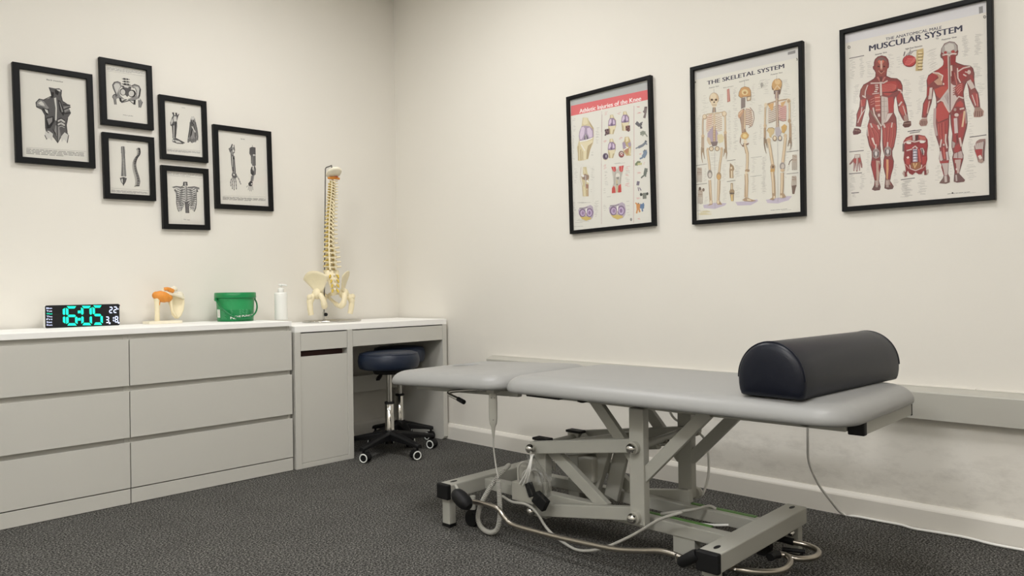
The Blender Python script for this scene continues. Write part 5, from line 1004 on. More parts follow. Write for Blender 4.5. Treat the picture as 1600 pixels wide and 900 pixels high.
p.poly([(185, 570), (245, 555), (232, 640), (190, 650)], (176, 76, 72), Ac); p.poly([(150, 720), (195, 660), (230, 690), (200, 780), (160, 850), (145, 790)], (164, 74, 70), Ac); p.line([(200, 655), (190, 740), (150, 840)], 3.5, MW, Ac); p.line([(235, 680), (205, 720), (165, 800)], 3.5, MW, Ac); p.line([(188, 570), (200, 650)], 2, (212, 140, 128), Ac)
p.poly([(605, 540), (650, 470), (672, 520), (690, 590), (640, 620), (615, 590)], (172, 76, 72), Ac); p.line([(620, 450), (655, 460), (665, 490)], 5, MW, Ac); p.poly([(630, 680), (670, 600), (705, 640), (722, 710), (700, 740), (680, 760)], (176, 88, 82), Ac); p.line([(630, 640), (668, 590)], 6, MW, Ac); p.line([(680, 640), (712, 740), (725, 810)], 3, MW, Ac); p.poly([(690, 760), (730, 740), (742, 815), (695, 825)], (176, 146, 136), Ac)
p.poly([(690, 830), (740, 815), (775, 820), (778, 868), (750, 890), (700, 895), (675, 870)], (104, 70, 64), Ac); p.line([(690, 850), (770, 840)], 3, (160, 128, 116), Ac); p.poly([(110, 75), (165, 80), (190, 100), (188, 132), (150, 150), (100, 155), (92, 122)], (104, 62, 62), Bc); p.line([(110, 100), (180, 110)], 3, (164, 130, 122), Bc); p.line([(120, 90), (115, 140)], 2, MO, Bc); p.line([(150, 95), (148, 145)], 2, MO, Bc)
p.poly([(272, 20), (330, 20), (410, 60), (415, 180), (400, 270), (345, 320), (300, 270), (270, 150)], M1, Bc); p.poly([(440, 60), (520, 10), (595, 20), (598, 150), (570, 290), (520, 320), (460, 290), (445, 180)], M1, Bc)
for a in (((300, 60), (340, 160), (350, 260)), ((280, 80), (290, 200), (310, 270)), ((330, 60), (390, 140), (400, 240)), ((470, 60), (480, 180), (470, 280)), ((520, 60), (510, 180), (500, 280)), ((570, 40), (560, 180), (540, 290))): p.line(a, 4, M2, Bc); p.line([(x+6, y) for x, y in a], 2, (124, 54, 54), Bc)
p.line([(320, 190), (345, 260), (358, 280)], 7, (226, 206, 198), Bc, True); p.line([(300, 20), (320, 70)], 5, MW, Bc); p.line([(385, 40), (405, 90)], 6, MW, Bc); p.line([(455, 30), (470, 70)], 6, MW, Bc); p.line([(555, 10), (545, 70)], 4, MW, Bc); p.line([(262, 60), (272, 170)], 3, MW, Bc)
for x, y in ((365, 375), (502, 350)): p.poly([(x-40, y-30), (x-15, y-60), (x+15, y-60), (x+42, y-30), (x+38, y+40), (x, y+62), (x-38, y+40)], (158, 140, 136), Bc); p.oval(x, y, 17, 26, (212, 206, 204), Bc); p.line([(x-25, y-20), (x-20, y+40)], 4, (96, 80, 80), Bc); p.line([(x+25, y-20), (x+20, y+40)], 4, (96, 80, 80), Bc); p.line([(x, y-110), (x-4, y-50)], 5, MW, Bc)
p.poly([(310, 460), (360, 455), (365, 600), (350, 690), (325, 580)], (160, 70, 70), Bc); p.poly([(365, 455), (410, 460), (415, 530), (395, 690), (372, 690)], (190, 160, 146), Bc); p.poly([(395, 470), (416, 520), (404, 600), (395, 560)], (150, 66, 66), Bc)
p.poly([(460, 440), (485, 450), (482, 640), (470, 560), (455, 510)], (156, 68, 68), Bc); p.poly([(485, 440), (512, 445), (512, 560), (500, 690), (486, 660)], (214, 160, 120), Bc); p.poly([(515, 440), (562, 450), (564, 530), (535, 640), (512, 690)], (152, 66, 66), Bc)
p.poly([(350, 690), (398, 690), (402, 745), (360, 750)], (166, 142, 132), Bc); p.poly([(478, 680), (528, 680), (535, 740), (475, 745)], (160, 134, 124), Bc); p.poly([(345, 748), (412, 748), (412, 795), (350, 806), (320, 795)], (112, 84, 80), Bc); p.poly([(468, 745), (540, 740), (568, 765), (555, 785), (505, 790), (468, 778)], (112, 84, 80), Bc)
for x in (365, 380, 490, 505): p.line([(x, 690), (x+2, 770)], 2.4, (206, 190, 182), Bc)
# hand detail at left
p.poly([(115, 385), (180, 380), (182, 410), (205, 500), (205, 545), (190, 540), (180, 490), (178, 575), (165, 575), (155, 490), (148, 585), (132, 585), (132, 490), (112, 582), (98, 575), (100, 470), (65, 505), (48, 500), (85, 450), (110, 420)], (150, 108, 104), Bc); p.poly([(115, 390), (178, 385), (170, 420), (120, 430)], (206, 198, 190), Bc); p.poly([(100, 440), (135, 430), (130, 490), (105, 480)], M1, Bc); p.poly([(160, 430), (185, 430), (188, 470), (165, 480)], M1, Bc); p.line([(145, 400), (140, 500)], 4, MW, Bc)
for x in (108, 140, 168): p.line([(x, 490), (x-1, 570)], 2, (212, 200, 196), Bc)
# shoulder dissection between the figures
p.oval(690, 545, 62, 54, (120, 46, 48), C); p.oval(690, 542, 56, 48, (184, 76, 76), C)
for k in range(5): p.line([(640+8*k, 580-14*k), (690+10*k, 575-14*k), (745, 540-8*k)], 2, (222, 130, 124), C)
p.poly([(755, 445), (815, 430), (818, 480), (808, 560), (802, 630), (745, 632), (750, 540)], (200, 176, 128), C)
for k in range(6): p.oval(786, 470+28*k, 19, 9, (226, 208, 164), C); p.line([(765, 482+28*k), (812, 478+28*k)], 2.6, (120, 96, 68), C)
for k in range(6): p.line([(650+10*k, 500-3*k), (690+8*k, 462-2*k), (760, 448)], 2.4, (130, 120, 120) if k % 2 else (214, 210, 206), C)
p.line([(650, 460), (640, 500)], 4, (120, 110, 110), C); p.line([(700, 440), (690, 490)], 3, (150, 140, 138), C)
# back figure
bb = [(300, 255), (283, 225), (290, 205), (296, 150), (330, 95), (385, 72), (440, 80), (472, 115), (475, 165), (482, 180), (472, 225), (455, 235), (450, 300), (475, 315), (550, 340), (620, 345), (648, 375), (662, 430), (660, 500), (670, 590), (705, 650), (718, 720), (728, 810), (668, 815), (645, 770), (610, 690), (602, 610), (580, 520), (560, 560), (540, 640), (545, 720), (560, 800), (580, 890), (584, 990), (575, 1050), (540, 1180), (518, 1260), (525, 1310), (540, 1350), (538, 1390), (515, 1470), (490, 1560), (520, 1600), (558, 1630), (550, 1645), (470, 1655), (436, 1645), (440, 1580), (445, 1530), (425, 1420), (418, 1380), (430, 1330), (412, 1260), (412, 1200), (420, 1110), (402, 1000), (395, 880), (382, 900), (380, 1010), (368, 1150), (375, 1240), (368, 1310), (382, 1390), (372, 1450), (365, 1560), (385, 1600), (384, 1655), (345, 1668), (270, 1662), (290, 1640), (320, 1600), (325, 1560), (290, 1440), (268, 1390), (280, 1300), (272, 1250), (240, 1150), (212, 1040), (214, 890), (240, 790), (238, 720), (225, 660), (205, 600), (195, 660), (180, 760), (150, 850), (125, 930), (75, 925), (85, 830), (90, 770), (130, 690), (135, 590), (130, 510), (150, 450), (210, 410), (290, 370), (318, 330), (322, 290), (310, 265)]
p.poly(bb, M0, Cc_); p.line(bb+bb[:1], 2.0, MO, Cc_)
p.poly([(296, 190), (300, 145), (335, 98), (385, 76), (440, 84), (468, 118), (472, 170), (440, 200), (375, 210), (320, 210)], (176, 168, 162), Cc_); p.poly([(330, 120), (385, 88), (430, 100), (440, 150), (385, 190), (335, 170)], (206, 200, 192), Cc_); p.oval(340, 195, 18, 16, (168, 70, 68), Cc_); p.oval(425, 185, 22, 18, (168, 70, 68), Cc_); p.line([(305, 225), (350, 215), (380, 222), (420, 208), (465, 210)], 5, (214, 200, 192), Cc_); p.oval(292, 235, 9, 22, (110, 84, 80), Cc_)
p.poly([(315, 240), (370, 235), (375, 350), (300, 385), (215, 415), (320, 335)], (166, 72, 70), Cc_); p.poly([(390, 235), (455, 230), (450, 310), (470, 330), (400, 330)], (150, 66, 66), Cc_)
p.poly([(225, 415), (330, 375), (375, 370), (385, 590), (350, 610), (320, 570), (310, 450)], (172, 74, 72), Cc_); p.line([(378, 230), (384, 500), (390, 860)], 9, (190, 172, 164), Cc_); p.line([(386, 240), (394, 850)], 3, (96, 62, 60), Cc_); p.line([(404, 340), (410, 460)], 7, (212, 196, 184), Cc_)
p.poly([(140, 470), (200, 425), (255, 460), (200, 520), (150, 560), (132, 520)], (166, 70, 70), Cc_); p.poly([(190, 425), (260, 425), (310, 455), (300, 560), (250, 560), (210, 520), (265, 480), (250, 450)], (190, 150, 128), Cc_); p.line([(195, 420), (260, 425), (310, 455), (295, 510)], 4, (222, 208, 198), Cc_); p.oval(318, 548, 10, 12, MW, Cc_)
p.poly([(215, 610), (300, 575), (370, 580), (340, 660), (275, 710), (240, 680)], (184, 86, 76), Cc_); p.poly([(280, 720), (370, 600), (385, 700), (390, 850), (350, 830), (320, 760)], (196, 184, 180), Cc_)
for k in range(4): p.line([(330+12*k, 680-12*k), (375, 780-20*k)], 2, (158, 140, 138), Cc_)
p.poly([(402, 540), (425, 560), (465, 570), (440, 660), (470, 700), (410, 840), (398, 850)], (206, 190, 184), Cc_); p.poly([(445, 580), (530, 530), (550, 560), (530, 690), (490, 680), (450, 640)], (150, 62, 62), Cc_)
for k in range(4): p.line([(450+10*k, 600+22*k), (490+8*k, 560+20*k), (530, 550+20*k)], 4, (196, 116, 108), Cc_); p.line([(425, 600+24*k), (465, 580+24*k)], 3.5, (140, 76, 72), Cc_)
p.poly([(475, 360), (560, 350), (590, 390), (580, 480), (520, 530), (480, 480)], (154, 64, 64), Cc_); p.line([(478, 410), (540, 370), (620, 350)], 5, MW, Cc_); p.line([(475, 370), (480, 480), (510, 535)], 4, MW, Cc_); p.oval(605, 415, 20, 24, MW, Cc_); p.line([(560, 410), (620, 430)], 4, (204, 180, 170), Cc_); p.line([(540, 440), (575, 460)], 4, MW, Cc_); p.line([(420, 400), (425, 520)], 8, (128, 54, 54), Cc_); p.line([(440, 420), (470, 560)], 3, (190, 110, 102), Cc_)
p.line([(600, 510), (630, 560), (650, 600)], 14, (204, 188, 180), Cc_); p.line([(625, 450), (650, 520)], 8, (160, 70, 68), Cc_); p.poly([(615, 690), (660, 640), (700, 660), (715, 740), (700, 800), (675, 790)], (164, 76, 74), Cc_); p.line([(640, 670), (680, 790)], 3, MW, Cc_); p.line([(690, 660), (705, 800)], 2.4, (212, 140, 130), Cc_); p.poly([(668, 815), (728, 808), (770, 850), (765, 890), (740, 905), (660, 890)], (160, 128, 116), Cc_)
p.line([(175, 590), (165, 720)], 11, (204, 188, 180), Cc_); p.line([(150, 580), (142, 680)], 8, (162, 70, 68), Cc_); p.poly([(95, 780), (130, 720), (150, 750), (130, 850), (110, 910), (90, 890)], (172, 76, 74), Cc_); p.line([(160, 740), (135, 880)], 4, (206, 170, 160), Cc_)
p.line([(245, 755), (285, 730), (320, 745), (355, 830), (385, 870)], 5, MW, Cc_); p.line([(545, 710), (490, 690), (450, 740), (405, 840)], 5, MW, Cc_); p.poly([(250, 780), (300, 745), (330, 790), (375, 870), (376, 900), (250, 900)], (182, 82, 76), Cc_); p.poly([(470, 760), (510, 735), (540, 770), (530, 850), (480, 850), (450, 800)], (176, 74, 70), Cc_)
p.poly([(240, 20), (330, 10), (380, 80), (370, 140), (260, 190), (225, 120)], (182, 80, 76), Dc); p.line([(262, 192), (370, 145)], 3, (120, 54, 54), Dc); p.line([(222, 30), (216, 200), (240, 340)], 9, (186, 164, 160), Dc)
p.poly([(250, 200), (370, 160), (365, 300), (340, 430), (290, 430), (260, 340)], (166, 72, 70), Dc)
for a in (((285, 200), (290, 330), (305, 420)), ((325, 185), (328, 320), (320, 420)), ((262, 210), (270, 330))): p.line(a, 5, (190, 96, 88), Dc); p.line([(x+7, y) for x, y in a], 2, (118, 50, 52), Dc)
p.line([(345, 320), (340, 400), (360, 480)], 5, MW, Dc); p.line([(295, 380), (280, 470)], 5, MW, Dc); p.oval(322, 440, 9, 12, MW, Dc); p.poly([(292, 470), (345, 460), (350, 560), (320, 600), (298, 560)], (150, 64, 64), Dc); p.line([(318, 470), (332, 600)], 4, (200, 110, 100), Dc)
p.poly([(275, 520), (292, 510), (310, 610), (285, 630), (270, 600)], (204, 190, 186), Dc); p.line([(355, 520), (368, 620)], 7, (204, 190, 186), Dc); p.poly([(272, 620), (325, 625), (378, 610), (375, 640), (330, 660), (280, 650)], (166, 66, 66), Dc); p.poly([(295, 650), (375, 645), (362, 780), (330, 790), (312, 720)], (196, 180, 174), Dc); p.poly([(300, 660), (318, 720), (330, 790), (318, 780), (292, 690)], (140, 70, 70), Dc)
p.poly([(318, 790), (372, 790), (384, 865), (345, 876), (272, 868), (305, 835)], (124, 96, 92), Dc); p.line([(340, 790), (345, 860)], 8, (200, 186, 180), Dc)
p.poly([(430, 20), (470, 10), (560, 20), (550, 60), (480, 100), (420, 100), (410, 60)], (136, 60, 60), Dc); p.oval(465, 105, 24, 20, MW, Dc); p.oval(448, 45, 16, 18, (170, 140, 132), Dc); p.line([(500, 40), (550, 30)], 6, MW, Dc)
p.poly([(408, 110), (445, 120), (450, 220), (470, 330), (460, 420), (430, 400), (410, 220)], (162, 68, 68), Dc); p.line([(452, 140), (462, 310)], 11, (206, 190, 188), Dc); p.poly([(490, 110), (560, 60), (575, 180), (540, 330), (510, 420), (480, 360), (500, 220)], (164, 70, 70), Dc); p.line([(555, 60), (545, 140), (530, 240)], 6, (212, 182, 150), Dc); p.line([(570, 40), (572, 200)], 4, (176, 150, 146), Dc); p.line([(500, 360), (520, 460)], 6, MW, Dc); p.line([(470, 330), (475, 420)], 4, (110, 50, 50), Dc)
p.poly([(415, 400), (450, 420), (440, 470), (418, 480)], (176, 160, 154), Dc); p.poly([(445, 460), (490, 430), (515, 480), (480, 530), (440, 520)], (168, 70, 70), Dc); p.poly([(440, 540), (520, 510), (540, 570), (530, 600), (430, 590)], (190, 170, 166), Dc); p.line([(478, 520), (480, 590)], 2, (120, 84, 84), Dc); p.poly([(425, 590), (535, 595), (520, 640), (440, 640)], (150, 60, 60), Dc); p.poly([(445, 610), (515, 605), (495, 760), (460, 760)], (196, 174, 166), Dc); p.poly([(440, 640), (458, 650), (470, 760), (455, 760)], (140, 66, 66), Dc); p.oval(466, 715, 9, 12, (226, 210, 204), Dc)
p.poly([(442, 765), (495, 765), (555, 830), (545, 850), (470, 858), (436, 848)], (116, 86, 84), Dc); p.line([(460, 780), (465, 850)], 5, (190, 174, 168), Dc)
p.poly([(75, 150), (130, 145), (142, 190), (125, 225), (65, 232), (42, 205), (50, 170)], (168, 134, 124), Dc)
for k in range(4): p.line([(72+17*k, 170), (62+19*k, 220)], 2.4, (110, 76, 70), Dc)
p.line([(72, 145), (135, 140)], 3, MW, Dc); p.poly([(668, 50), (735, 35), (772, 60), (765, 110), (730, 130), (660, 130), (655, 90)], (164, 128, 116), Dc)
for k in range(4): p.line([(682+22*k, 60), (672+26*k, 122)], 2.4, (108, 74, 68), Dc)
# foot detail at right
p.poly([(662, 460), (690, 400), (725, 378), (760, 375), (790, 372), (792, 420), (780, 520), (778, 620), (745, 648), (708, 635), (690, 570), (668, 510)], (150, 118, 112), Dc); p.poly([(672, 500), (755, 480), (750, 570), (700, 580)], (170, 62, 66), Dc)
for k in range(5): p.line([(676+22*k, 420-6*k+10), (690+16*k, 490)], 4, (202, 190, 184), Dc)
p.line([(720, 560), (740, 600)], 9, (226, 214, 206), Dc); p.line([(775, 400), (770, 620)], 3, (96, 70, 70), Dc); p.oval(740, 625, 28, 20, (172, 146, 134), Dc)
# pelvic-floor detail in the middle
p.poly([(95, 170), (130, 120), (200, 92), (290, 85), (370, 100), (402, 150), (408, 230), (395, 320), (400, 400), (380, 480), (385, 560), (350, 545), (325, 590), (290, 592), (250, 565), (210, 600), (170, 580), (150, 545), (130, 600), (120, 500), (95, 400), (105, 310), (82, 250)], (142, 58, 60), Ec)
p.poly([(210, 95), (245, 90), (245, 160), (215, 160)], (196, 186, 178), Ec); p.poly([(250, 92), (285, 90), (275, 160), (252, 160)], (84, 58, 58), Ec); p.poly([(290, 100), (370, 110), (385, 150), (310, 150)], (190, 108, 98), Ec); p.poly([(120, 150), (200, 110), (200, 150), (140, 170)], (186, 104, 94), Ec)
p.line([(88, 230), (110, 185), (165, 162), (240, 178), (310, 160), (380, 170)], 5, (206, 188, 180), Ec); p.oval(163, 190, 32, 15, (226, 222, 216), Ec); p.oval(335, 178, 34, 16, (226, 222, 216), Ec); p.line([(95, 200), (92, 300)], 6, (120, 100, 100), Ec)
p.poly([(120, 220), (235, 215), (220, 265), (130, 275)], (164, 62, 64), Ec); p.poly([(270, 210), (390, 200), (390, 260), (300, 250)], (160, 60, 62), Ec)
p.poly([(215, 270), (270, 265), (275, 430), (215, 435)], (176, 170, 182), Ec)
for y in (295, 330, 365, 400): p.line([(215, y), (275, y-4)], 3, (112, 104, 116), Ec); p.line([(225, y+14), (255, y+13)], 6, (216, 212, 218), Ec)
p.line([(210, 260), (245, 232), (275, 262)], 5, MW, Ec); p.line([(135, 290), (205, 270)], 4, MW, Ec); p.line([(140, 385), (165, 370)], 8, (226, 206, 198), Ec); p.poly([(310, 260), (345, 255), (365, 300), (355, 350), (335, 330)], (196, 188, 182), Ec); p.line([(330, 265), (345, 340)], 4, (84, 70, 70), Ec); p.poly([(125, 390), (180, 395), (175, 470), (130, 460)], (180, 76, 72), Ec); p.poly([(330, 370), (390, 360), (380, 450), (340, 470)], (176, 72, 70), Ec); p.line([(200, 280), (200, 450)], 6, (120, 48, 50), Ec); p.line([(290, 270), (310, 440)], 6, (196, 96, 90), Ec)
p.poly([(195, 445), (310, 435), (320, 500), (250, 535), (190, 500)], (156, 104, 72), Ec); p.line([(225, 450), (240, 510), (265, 450)], 5, (216, 180, 130), Ec); p.line([(175, 470), (185, 520), (250, 545), (320, 515), (330, 470)], 4, MW, Ec)
p.line([(110, 545), (90, 580), (120, 625)], 6, (186, 164, 154), Ec); p.line([(405, 530), (410, 570), (375, 600)], 5, (186, 164, 154), Ec); p.line([(120, 560), (130, 620)], 8, (128, 60, 60), Ec); p.line([(375, 540), (375, 600)], 8, (128, 60, 60), Ec); p.line([(115, 460), (170, 520)], 3, (196, 150, 140), Ec); p.line([(385, 470), (330, 520)], 3, (196, 150, 140), Ec)
p.para([(1030, 240), (1350, 210), (1350, 222), (1030, 252)], 1, (124, 118, 116), 1.8, C=crop(1300, 260, 5.714)); p.para([(1170, 238), (1345, 222), (1345, 230), (1170, 246)], 1, LB, 1.2, C=crop(1300, 260, 5.714)); p.oval(1076, 237, 7, 7, (70, 66, 66), crop(1300, 260, 5.714)); p.oval(940, 342, 15, 10, (190, 186, 180), C)
p.done()
# ------------------------------------------------------------------ things on the chest and the desk
ZT = .7782
def glow(name, rgb, st): return mat(name, rgb, .4, emit=(rgb, st))
M_cy = glow('lit_green_segment', (12, 226, 186), .95); M_wl = glow('lit_white_segment', (206, 214, 246), .95)
def clock():
    y = -.085; P = lambda u, v, d=0: hit(u, v, 'y', y-d)
    Cz = crop(60, 468, 11.852)
    a = P(*Cz(130, 520)); b = P(*Cz(1500, 80)); x0, x1 = a.x, b.x; z0 = ZT; z1 = b.z; H_ = z1-z0
    t = thing('digital_clock', 'black digital clock showing 16:05 in green digits on the chest', 'clock', ((x0+x1)/2, y, z0))
    def rr(d, ins): return [(px, y-.0, 0) for px in ()]
    ol = rrect(x0, z0, x1, z1, .007, 5)
    MB().loft([[(x, yy, z) for x, z in rrect(x0+i, z0+i, x1-i, z1-i, .007, 5)] for i, yy in ((.001, y+.036), (0, y+.034), (0, y+.003))], smooth=False).build('housing', M_bottle, t)
    fc = MB().loft([[(x, yy, z) for x, z in rrect(x0+i, z0+i, x1-i, z1-i, .007, 5)] for i, yy in ((0, y+.003), (0, y+.0006), (.0008, y))], smooth=False).build('face', M_black, t)
    MB().box((x1-.012, y+.004, z1-.012), (x1+.004, y+.02, z1-.004)).build('button', M_softblack, t, bevel=.001)
    def Q(u, v):   # crop pixel -> face coordinates
        tx = (u-130)/(1500-130); top = 105+(80-105)*tx; bot = 520+(462-520)*tx
        return x0+tx*(x1-x0), z1-(v-top)/(bot-top)*H_
    def seg(m, pts): q = [Q(*p) for p in pts]; m.add([(x, y-.0006, z) for x, z in q], [tuple(range(len(q)))])
    def digit(m, L, Tp, Rr, B, on, w, sk=0):
        g = w*.12; Mv = (Tp+B)/2; h = w/2
        S7 = {'a': [(L+g+h*.3, Tp), (Rr-g-h*.3, Tp), (Rr-w, Tp+w), (L+w, Tp+w)], 'd': [(L+w, B-w), (Rr-w, B-w), (Rr-g-h*.3, B), (L+g+h*.3, B)],
              'g': [(L+h, Mv), (L+w, Mv-h), (Rr-w, Mv-h), (Rr-h, Mv), (Rr-w, Mv+h), (L+w, Mv+h)],
              'f': [(L, Tp+h), (L+w, Tp+w+g), (L+w, Mv-h-g), (L+h, Mv-g*1.5), (L, Mv-h)], 'b': [(Rr, Tp+h), (Rr-w, Tp+w+g), (Rr-w, Mv-h-g), (Rr-h, Mv-g*1.5), (Rr, Mv-h)],
              'e': [(L, B-h), (L+w, B-w-g), (L+w, Mv+h+g), (L+h, Mv+g*1.5), (L, Mv+h)], 'c': [(Rr, B-h), (Rr-w, B-w-g), (Rr-w, Mv+h+g), (Rr-h, Mv+g*1.5), (Rr, Mv+h)]}
        for k in on:
            q = [(u+sk*(B-v), v) for u, v in S7[k]]; c = (sum(p[0] for p in q)/len(q), sum(p[1] for p in q)/len(q))
            seg(m, [(c[0]+(u-c[0])*.93, c[1]+(v-c[1])*.93) for u, v in q])
    g = MB(); S_ = -.012
    digit(g, 380, 122, 484, 462, 'bc', 46, S_); digit(g, 496, 118, 704, 472, 'afgedc', 47, S_); digit(g, 770, 112, 972, 466, 'abcdef', 47, S_); digit(g, 984, 104, 1176, 458, 'afgcd', 47, S_)
    for v in (225, 358): seg(g, [(708, v-24), (760, v-26), (760, v+22), (708, v+24)])
    g.build('time_digits', M_cy, fc, fix=False)
    w_ = MB()
    digit(w_, 1296, 130, 1366, 248, 'abged', 20); digit(w_, 1380, 126, 1452, 244, 'abged', 20)
    digit(w_, 1226, 306, 1296, 424, 'abgcd', 20); digit(w_, 1352, 300, 1388, 410, 'bc', 20); digit(w_, 1402, 298, 1474, 416, 'abcdefg', 20)
    for u, v, s_ in ((1305, 426, 15), (1480, 418, 14), (1470, 172, 10)): seg(w_, [(u-s_, v-s_), (u+s_, v-s_), (u+s_, v+s_), (u-s_, v+s_)])
    w_.build('date_digits', M_wl, fc, fix=False)
    for i, s_ in enumerate(('Mon', 'Tue', 'Wed', 'Thu', 'Fri', 'Sat', 'Sun')):
        vs, fs = font_polys(s_, .008); v0 = 168+50.5*i; m = MB()
        q = [Q(150+x*98, v0-yy*28) for x, yy in vs]; m.add([(x, y-.0006, z) for x, z in q], fs); m.build('weekday', M_cy if s_ == 'Wed' else M_wl, fc, fix=False)
clock()
def shoulder():
    y = -.095; C = crop(228, 440, 12.5); P = lambda u, v, d=0: hit(*C(u, v), 'y', y-d)
    a, b = P(0, 800), P(645, 745); t = thing('shoulder_joint_model', 'small ivory shoulder joint model with orange ligaments on the chest', 'anatomical model', ((a.x+b.x)/2, y, ZT))
    MB().box((a.x, y-.045, ZT), (b.x, y+.045, ZT+.0135)).build('base_plate', M_bone2, t, bevel=.0015)
    q = P(208, 260); dz = ZT+.0135
    hm = MB().loft([[(q.x+w*math.cos(k*math.pi/8)+o, y-.005+w*math.sin(k*math.pi/8), z) for k in range(16)] for z, w, o in ((dz, .0125, 0), (dz+.04, .0115, 0), (q.z-.045, .0125, 0), (q.z-.02, .017, .002), (q.z-.004, .017, .003), (q.z+.004, .010, .003))]).build('humerus', M_bone, t)
    def blob(name, pts, m, parent=None):
        mb = MB()
        for (u, v), d, r in pts: mb.ball(P(u, v, d), r, 16, 10)
        return mb
    L = MB(); path = [(205, 265, .006, .020), (260, 275, .008, .026), (320, 290, .006, .030), (380, 305, .002, .028), (430, 315, -.002, .022)]
    L.tube([P(u, v, d) for u, v, d, r in path], [r for *_, r in path], 18); L.ball(P(205, 270, .006), .0205, 18, 12); L.ball(P(430, 315, -.002), .0225, 18, 12)
    L.build('joint_capsule', M_lig, t)
    MB().tube([P(258, 330, .014), P(268, 400, .014), P(262, 470, .012)], [.006, .004, .002], 10).build('tendon', M_lig, t)
    out = [(450, 250), (520, 228), (600, 245), (690, 285), (752, 330), (756, 420), (738, 560), (690, 665), (635, 722), (565, 722), (505, 655), (482, 570), (462, 480), (432, 395), (440, 310)]
    sc = MB(); n = len(out); cxy = (600, 430)
    def sp(u, v, k, s): 
        r2 = ((u-600)/170)**2+((v-430)/290)**2
        return P(600+(u-600)*k, 430+(v-430)*k, -.006-.020*(1-r2*k*k)+s)
    rings = [[sp(u, v, .04, .004) for u, v in out], [sp(u, v, .6, .0035) for u, v in out], [sp(u, v, .94, .0045) for u, v in out], [sp(u, v, 1, .001) for u, v in out], [sp(u, v, .94, -.004) for u, v in out], [sp(u, v, .5, -.003) for u, v in out], [sp(u, v, .04, -.003) for u, v in out]]
    sc.loft(rings); s0 = sc.build('scapula', M_bone, t)
    bd = MB().tube(smooth_path([P(485, 300, .004), P(500, 480, .002), P(530, 600, 0), (P(600, 690, -.004))], 5), [.007]*15+[.005], 10); bd.build('lateral_border', M_bone, s0)
    ac = MB().tube(smooth_path([P(305, 160, .01), P(350, 200, .012), P(430, 225, .01), P(560, 245, .006), P(680, 290, .002), P(745, 325, -.004)], 5), [.009]*6+[.011]*8+[.009]*6+[.007]*5+[.005], 12).build('acromion', M_bone2, t)
    ac2 = MB().loft([[P(u+(675-u)*(1-k), v+(255-v)*(1-k), d) for u, v in ((600, 230), (630, 198), (680, 192), (725, 225), (752, 300), (735, 325), (670, 290))] for k, d in ((.6, .008), (1, .003), (1, -.003), (.6, -.008))]).build('coracoid', M_bone2, t)
    cl = MB().tube(smooth_path([P(335, 165, .012), P(400, 150, .012), P(470, 155, .01), P(540, 140, .004), P(575, 150, -.004)], 5), [.010]*10+[.0115]*11, 14).build('clavicle', M_bone2, t)
    MB().tube(smooth_path([P(355, 150, .018), P(420, 140, .02), P(480, 165, .018), P(535, 190, .014)], 5), [.009]*8+[.011]*7+[.008], 12).build('ligament', M_lig, t)
    MB().ball(P(545, 120, .002), .009, 14, 10).build('clavicle_tip', M_bone2, cl)
    MB().cyl(P(565, 152, -.002), P(590, 156, -.006), .0095, 16).build('cut_end', mat('grey_bone_end', (186, 180, 166), .5), cl)
shoulder()
